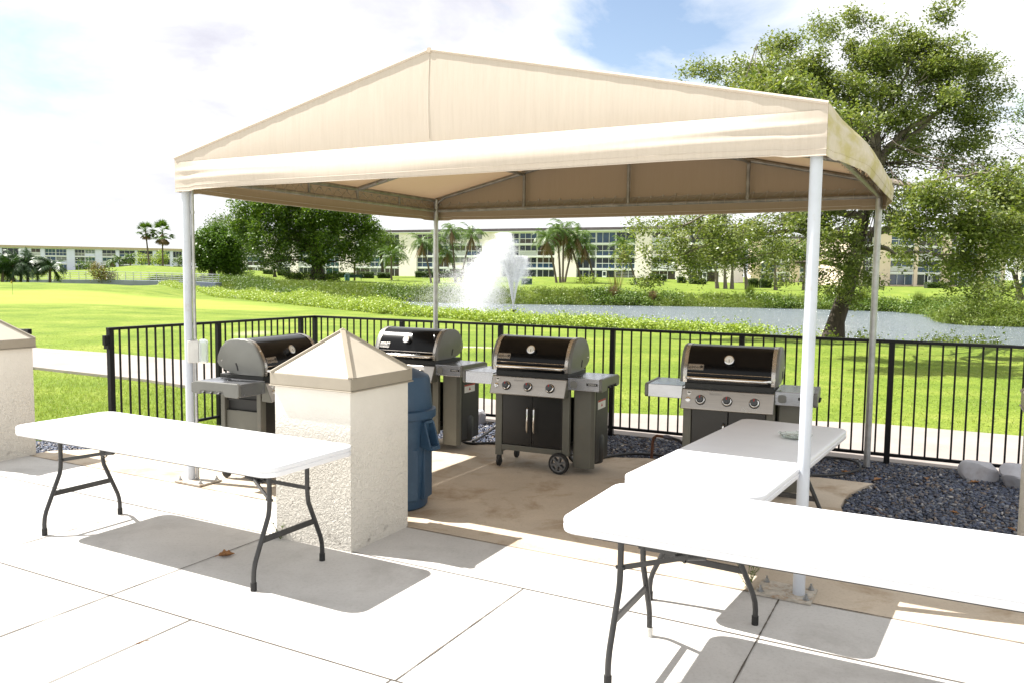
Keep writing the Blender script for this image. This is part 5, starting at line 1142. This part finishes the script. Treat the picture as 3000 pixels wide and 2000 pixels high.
# tussocks standing in the far bank, dry ones brownish
def tuft(label, px, d, h, m, seed, n=220, grp='tussocks on the far bank'):
    bs = gp(px, d); g2 = np.random.default_rng(seed); a = g2.uniform(0,6.28,n); r = g2.uniform(.05,.4,n)*h; L = h*g2.uniform(.6,1.2,n)
    b0 = np.column_stack([np.cos(a)*r*.4, np.sin(a)*r*.4, np.zeros(n)]); e = np.column_stack([np.cos(a)*r*1.6, np.sin(a)*r*1.6, L]); w = np.column_stack([-np.sin(a), np.cos(a), np.zeros(n)])*.035
    o = np_mesh('tussock', np.stack([b0-w, b0+w, e], 1).reshape(-1,3), np.arange(3*n).reshape(-1,3), m); o.location = bs; tag(o, label, 'tussock', grp)
tuft('dry brown tussock on the far bank right of the fountain', 1795, 70.6, 1.1, M_dead, 400); tuft('tall pale grass plume behind the dry tussock', 1803, 74, 2.6, M_yel, 401, 40); tuft('dry brown tussock below the hanging oak branches', 1910, 70.3, .9, M_dead, 402); tuft('green tussock on the far bank under the oak branches', 2195, 70.4, 1.1, M_reed, 403); tuft('tall green tussock on the far bank just right of the oak trunk', 2525, 65.8, 1.3, M_reed, 404); tuft('green tussock on the far bank right of the back-right post', 2690, 62, 1.1, M_reed, 405)
# ------------------------------------------------------------------ buildings
M_cream = mat('cream_render', (.88,.80,.79), .85, 0, .05, .6); M_wht = mat('white_render', (.82,.77,.78), .85, 0, .05, .6); M_grw = mat('pale_grey_render', (.68,.70,.90), .85, 0, .05, .5)
M_peach = mat('peach_render', (.76,.62,.52), .85, 0, .05, .6)
M_roof = mat('grey_roof_edge', (.15,.12,.16), .8, 0, .25, 1.2); M_fasc = mat('tan_fascia', (.50,.40,.31), .8, 0, .08, 1)
M_fr = mat('white_window_frame', (.76,.78,.80), .5, 0, 0); M_louv = mat('white_louvre', (.60,.62,.64), .5, 0, 0)
def glass(name, col):
    m, nt, b = nodes(name); c = Vector(col)
    nt.links.new(ramp(nt, [(.35, tuple(c*.6)), (.65, tuple(c*1.3))], noise(nt, .55, 3, .6)), b.inputs['Base Color']); b.inputs['Roughness'].default_value = .12; b.inputs['Specular IOR Level'].default_value = .5; return m
GL = [glass('dark_glass', (.014,.022,.034)), glass('teal_glass', (.016,.070,.078)), glass('blue_glass', (.028,.062,.13)), glass('brown_glass', (.05,.038,.03)), glass('curtained_glass', (.22,.22,.21))]
def apartment(name, label, A, B, z0, floors, fh, bays, wallm, depth=12, roofm=M_roof, over=.9, seed=0, endbay=None):
    # facade from A (left) to B (right); bays: list of (start, end) fractions that hold glazing
    A = Vector((A[0], A[1], 0)); B = Vector((B[0], B[1], 0)); L = (B-A).length; ang = math.atan2(B.y-A.y, B.x-A.x)
    t = thing(name, label, 'building', (A.x, A.y, z0), ang); q = random.Random(seed); H = floors*fh
    mb = MB(); mb.box(0, L, 0, depth, -3, H-.02); mb.build('wall', wallm, t)
    mb = MB(); mb.box(-over, L+over, -over, depth+over, H, H+.28); mb.box(-over-.06, L+over+.06, -over-.06, depth+over+.06, H+.28, H+.62); mb.build('roof', roofm, t)
    mb = MB(); mb.box(-over, L+over, -over-.02, depth, H-.16, H-.004); mb.build('soffit', M_fr if roofm is M_roof else M_fasc, t)
    piers = sorted(bays); prev = 0; walls = []
    for s, e in piers: walls.append((prev, s)); prev = e
    walls.append((prev, 1))
    for s, e in walls:
        if e > s: mb = MB(); mb.box(s*L, e*L, -.55, -.003, -3, H-.165); mb.build('wall_pier', wallm, t)
    for f in range(1, floors+1):
        for s, e in piers: mb = MB(); mb.box(s*L+.002, e*L-.002, -.42, -.004, f*fh-.42, f*fh-.02 if f < floors else H-.165); mb.build('floor_band', M_fr, t)
    for bi, (s, e) in enumerate(piers):
        n = max(1, round((e-s)*L/4.6)); w = (e-s)*L/n
        for f in range(floors):
            for k in range(n):
                x0 = s*L + k*w + .06; x1 = x0 + w - .12; zb = f*fh + (.12 if f == 0 else .02); zt = (f+1)*fh - .45
                sty = q.choice('gggslbg'); mb = MB(); y = -.30
                for x in (x0, x1-.10): mb.box(x, x+.10, y, y+.12, zb, zt)
                mb.box(x0+.101, x1-.101, y, y+.12, zt-.10, zt)
                sill = zb + (1.0 if f and sty != 's' else .0); m_ = 3
                if sill > zb:
                    mb.box(x0+.101, x1-.101, y, y+.12, sill-.06, sill+.06)
                nd = q.choice((2,3,3)); 
                for i in range(1, nd):
                    x = x0 + (x1-x0)*i/nd; mb.box(x-.04, x+.04, y+.01, y+.11, zb if sty != 'l' else sill, zt-.101)
                if sty == 'l' and f:
                    for i in range(4): mb.box(x0+.10, x1-.10, y-.02, y+.05, zb+.10+i*.22, zb+.24+i*.22)
                if sty == 'b': 
                    for i in range(1, 6): mb.box(x0+.10, x1-.10, y+.02, y+.06, sill+.07+i*(zt-sill-.2)/6, sill+.12+i*(zt-sill-.2)/6)
                wn_ = mb.build('window', M_fr, t)
                mb = MB(); gi = q.choice((0,0,1,2,3,0)); gj = q.choice((0,1,2,2,4,3))
                mb.box(x0+.02, x1-.02, y+.14, y+.16, max(sill, zb)+.001, zt-.01, 0)
                if sill > zb: mb.box(x0+.02, x1-.02, y+.14, y+.16, zb, sill-.001, 1 if sty != 'b' else 2)
                mb.build('pane', [GL[gi], GL[gj], wallm], wn_)
            if f == 0 and bi % 2 == 0:
                xd = s*L + (e-s)*L*.45; mb = MB(); mb.box(xd, xd+1.0, -.40, -.305, .0, 2.15); dr = mb.build('door', M_fr, t, bevel=.02)
                mb = MB(); mb.box(xd+.18, xd+.82, -.412, -.4005, 1.1, 1.95); mb.build('door_glass', GL[0], dr)
    return t
def fr(px, A, B):                           # fraction along facade A-B seen on bearing px
    k = (px-1500)/FPX; d = (B[0]-A[0], B[1]-A[1]); return (k*A[1]-A[0])/(d[0]-k*d[1])
A = pd(704, 226); Bx = pd(2145, 170)
bays = [(726,779),(814,854),(877,996),(1043,1171),(1222,1413),(1469,1624),(1687,1858),(1905,1977),(2014,2104)]
apartment('apartment_building', 'long cream four-storey apartment block across the pond, white window grids', A, Bx, .55, 4, 2.78, [(fr(a, A, Bx), fr(b, A, Bx)) for a, b in bays], M_cream, seed=3)
A = pd(-260, 292); Bx = pd(548, 330)
bays = [(-240,-150),(-110,-20),(10,60),(95,123),(135,199),(222,282),(302,342),(352,398),(405,450),(460,500),(508,535)]
apartment('apartment_building', 'pale grey apartment block on the left horizon with a tan roof edge', A, Bx, 1.0, 3, 2.9, [(fr(a, A, Bx), fr(b, A, Bx)) for a, b in bays], M_grw, roofm=M_fasc, seed=5, over=1.2)
A = pd(2490, 165); Bx = pd(2930, 178)
bays = [(2515,2545),(2595,2665),(2675,2745),(2770,2850),(2870,2920)]
apartment('apartment_building', 'peach apartment block seen under the oak between the right-hand posts', A, Bx, .4, 4, 2.75, [(fr(a, A, Bx), fr(b, A, Bx)) for a, b in bays], M_peach, seed=8)
A = pd(2965, 150); Bx = pd(3300, 140)
apartment('apartment_building', 'white apartment block at the right edge with a screened balcony', A, Bx, .3, 3, 2.75, [(.06,.24),(.32,.55),(.62,.9)], M_wht, seed=9)
A = pd(2195, 210); Bx = pd(2480, 205)
apartment('apartment_building', 'shaded apartment block behind the row of slim trees', A, Bx, .4, 4, 2.75, [(.1,.4),(.5,.9)], M_peach, seed=12)
# ------------------------------------------------------------------ footbridge
M_brg = mat('bridge_concrete', (.24,.27,.32), .8, 0, .1, 1); M_alu = mat('aluminium_rail', (.42,.43,.44), .4, .3, .05, 3)
bl, br = gp(28, 113), gp(640, 113); L = br.x - bl.x
bt = thing('footbridge', 'low arched concrete footbridge with silver railings over the pond inlet', 'bridge', (bl.x, 113, 0), 0)
def deck(x): return .14 + .34*math.sin(math.pi*max(0, min(1, x/L)))*.55
mb = MB(); N = 30
for y0, y1 in ((-1.25, 1.25),):
    top = [(L*i/N, deck(L*i/N)) for i in range(N+1)]; bot = [(L*i/N, -.95 + .55*math.sin(math.pi*i/N)) for i in range(N+1)]
    mb.prism(top[::-1] + bot, y0, y1, fn=lambda a, b, c: (a, c, b))
mb.build('deck', M_brg, bt)
for y in (-1.15, 1.15):
    for k in range(14):
        x = .4 + (L-.8)*k/13; mb = MB(); mb.cyl((x,y,deck(x)),(x,y,deck(x)+1.08),.04,n=8); mb.build('rail_post', M_alu, bt)
    for hgt in (1.08,.78,.5,.24):
        mb = MB(); mb.tube([(.2+(L-.4)*i/N, y, deck(.2+(L-.4)*i/N)+hgt) for i in range(N+1)], .035 if hgt > 1 else .024, 6); mb.build('rail', M_alu, bt)
# ------------------------------------------------------------------ fountain
WN = at(1503, 919, 51.4); fx, fy = WN.x, WN.y
ft = thing('fountain', 'tall white fountain jets blown to the left over the pond', 'fountain', (fx, fy, WZ), 0)
mb = MB(); mb.lathe([(.30,-.15),(.34,.0),(.20,.05),(.12,.08),(.12,.20),(.16,.22),(.20,.32),(.17,.34)], 20); mb.build('nozzle', M_black, ft, smooth=True)
g = np.random.default_rng(9)
def jet(n, v0, ang, az, sp, wind, tmin, tmax, dt=.02):
    u = g.normal(0, 1, (n, 3)); d = np.array([math.sin(ang)*math.cos(az), math.sin(ang)*math.sin(az), math.cos(ang)]); d = d + u*sp; d /= np.linalg.norm(d, axis=1)[:, None]
    v = d*(v0*g.uniform(.93, 1.02, n))[:, None]; T = g.uniform(tmin, tmax, n)[:, None]; w = np.array(wind)*g.uniform(.35, 1.5, (n,1))
    p = v*T + .5*np.array([0,0,-9.81])*T*T + .5*w*T*T; vel = v + np.array([0,0,-9.81])*T + w*T; p[:, 2] += .34; return p, vel, T[:, 0]
def drops(P, Vl, size, stretch):
    n = len(P); d = Vl/(np.linalg.norm(Vl, axis=1)[:, None]+1e-6); s1 = np.cross(d, g.normal(0,1,(n,3))); s1 /= np.linalg.norm(s1,axis=1)[:,None]+1e-9; s2 = np.cross(d, s1)
    L = (size*stretch)[:,None]; w = size[:,None]*.8
    V = np.stack([P-d*L, P+s1*w, P+d*L, P-s1*w], 1).reshape(-1,3); return V, np.arange(4*n).reshape(-1,4)
m, nt, b = nodes('white_water'); b.inputs['Base Color'].default_value = (.99,.99,1,1); b.inputs['Roughness'].default_value = .4
tr_ = nt.nodes.new('ShaderNodeBsdfTranslucent'); tr_.inputs[0].default_value = (.99,.99,1,1); mx = nt.nodes.new('ShaderNodeMixShader'); mx.inputs[0].default_value = .55
nt.links.new(b.outputs[0], mx.inputs[1]); nt.links.new(tr_.outputs[0], mx.inputs[2])
tp_ = nt.nodes.new('ShaderNodeBsdfTransparent'); m2 = nt.nodes.new('ShaderNodeMixShader'); m2.inputs[0].default_value = .60
nt.links.new(mx.outputs[0], m2.inputs[1]); nt.links.new(tp_.outputs[0], m2.inputs[2]); nt.links.new(m2.outputs[0], nt.nodes['Material Output'].inputs['Surface'])
PP = []; VV = []; TT = []
for n, v0, ang, az, sp, t0, t1 in [(n_*2, *r_) for n_, *r_ in [(30000,9.5,.03,2.8,.018,.0,1.05),(30000,9.1,.05,3.1,.04,.4,2.0),(22000,8.4,.10,3.0,.018,.0,.95),(24000,8.0,.115,.05,.018,.0,1.0),(14000,7.6,.09,0,.04,.3,1.2),(46000,8.4,.085,3.1,.055,.6,2.05)]]:
    p, v, t_ = jet(n, v0, ang, az, sp, (-.85,.2,0), t0, t1); PP.append(p); VV.append(v); TT.append(t_)
P = np.concatenate(PP); Vl = np.concatenate(VV); T = np.concatenate(TT); k = P[:,2] > .0; P, Vl, T = P[k], Vl[k], T[k]
V, F = drops(P, Vl, .009+.012*g.random(len(P))*(.5+T*.5), np.clip(3.6-T*1.3, 1.2, 4)); np_mesh('water_jets', V, F, m, ft)
PP = []; VV = []
for n, v0, ang, az, sp, t0, t1, w in [(70000,8.2,.10,3.1,.09,1.0,2.1,-1.7),(42000,8,.12,3.1,.10,1.2,2.1,-2.6)]:
    p, v, t_ = jet(n, v0, ang, az, sp, (w,.3,0), t0, t1); PP.append(p); VV.append(v)
P = np.concatenate(PP); Vl = np.concatenate(VV); k = P[:,2] > 0; P, Vl = P[k], Vl[k]
V, F = drops(P, Vl, .006+.010*g.random(len(P)), np.full(len(P), 1.4)); np_mesh('spray', V, F, m, ft)
# ------------------------------------------------------------------ course furniture
M_green = mat('green_paint', (.012,.05,.035), .5)
b0 = gp(1040, 116); bn = thing('park_bench', 'green bench on the lawn across the pond beside a wooden post', 'bench', tuple(b0), .15)
for nm, bxs in [('seat', [(-.95,.95,-.25,.2,.42,.47)]), ('backrest', [(-.95,.95,.2,.25,.50,.88)]), ('leg', [(-.85,-.78,-.25,.25,0,.42)]), ('leg', [(.78,.85,-.25,.25,0,.42)])]:
    mb = MB(); [mb.box(*q) for q in bxs]; mb.build(nm, M_green, bn, bevel=.01)
b1 = gp(1021, 116.2); s1 = thing('ball_washer', 'green ball washer on its post left of the green bench', 'ball washer', tuple(b1))
mb = MB(); mb.cyl((0,0,0),(0,0,.75),.06,n=10); mb.build('post', M_green, s1); mb = MB(); mb.box(-.22,.22,-.15,.15,.5,1.0); mb.build('washer_body', M_green, s1, bevel=.04)
b1 = gp(1038, 117); s1 = thing('tee_marker', 'brown wooden post with a white plate behind the green bench', 'post', tuple(b1)); mb = MB(); mb.box(-.12,.12,-.1,.1,0,2.6); mb.build('post', mat('brown_wood', (.16,.10,.06), .8), s1, bevel=.02)
mb = MB(); mb.box(.13,.2,-.12,.12,1.5,2.4); mb.build('plate', M_lab, s1)
b1 = gp(1016, 115); s1 = thing('litter_bin', 'small blue-green litter bin left of the green bench', 'bin', tuple(b1)); mb = MB(); mb.lathe([(.28,0),(.33,.05),(.36,.85),(.30,.95)], 16); mb.build('bin_body', mat('teal_paint', (.06,.16,.17), .5), s1, smooth=True); mb = MB(); mb.lathe([(.37,.85),(.37,.92),(.15,1.02)], 16); mb.build('lid', M_green, s1, smooth=True)
b1 = gp(1541, 116); s1 = thing('utility_box', 'dark green utility box on the lawn right of the fountain', 'utility box', tuple(b1)); mb = MB(); mb.box(-.75,.75,-.4,.4,0,.75); mb.build('cabinet', M_green, s1, bevel=.03); mb = MB(); mb.box(-.8,.8,-.45,.45,.75,.86); mb.build('lid', M_green, s1, bevel=.02)
b1 = gp(37, 53); fl = thing('golf_flag', 'short practice flagstick with a furled dark flag on the putting green', 'flag', tuple(b1)); mb = MB(); mb.cyl((0,0,0),(0,0,.92),.009,n=8); mb.build('stick', M_blk, fl)
mb = MB(); mb.grid(lambda a, c: (-.02-.10*a*(1-.3*c), .02*math.sin(a*5), .90-.16*c-.03*a), 6, 4); q = mb.build('flag', mat('flag_yellow', (.35,.28,.03), .7), fl, smooth=True); q.modifiers.new('thickness','SOLIDIFY').thickness = .01
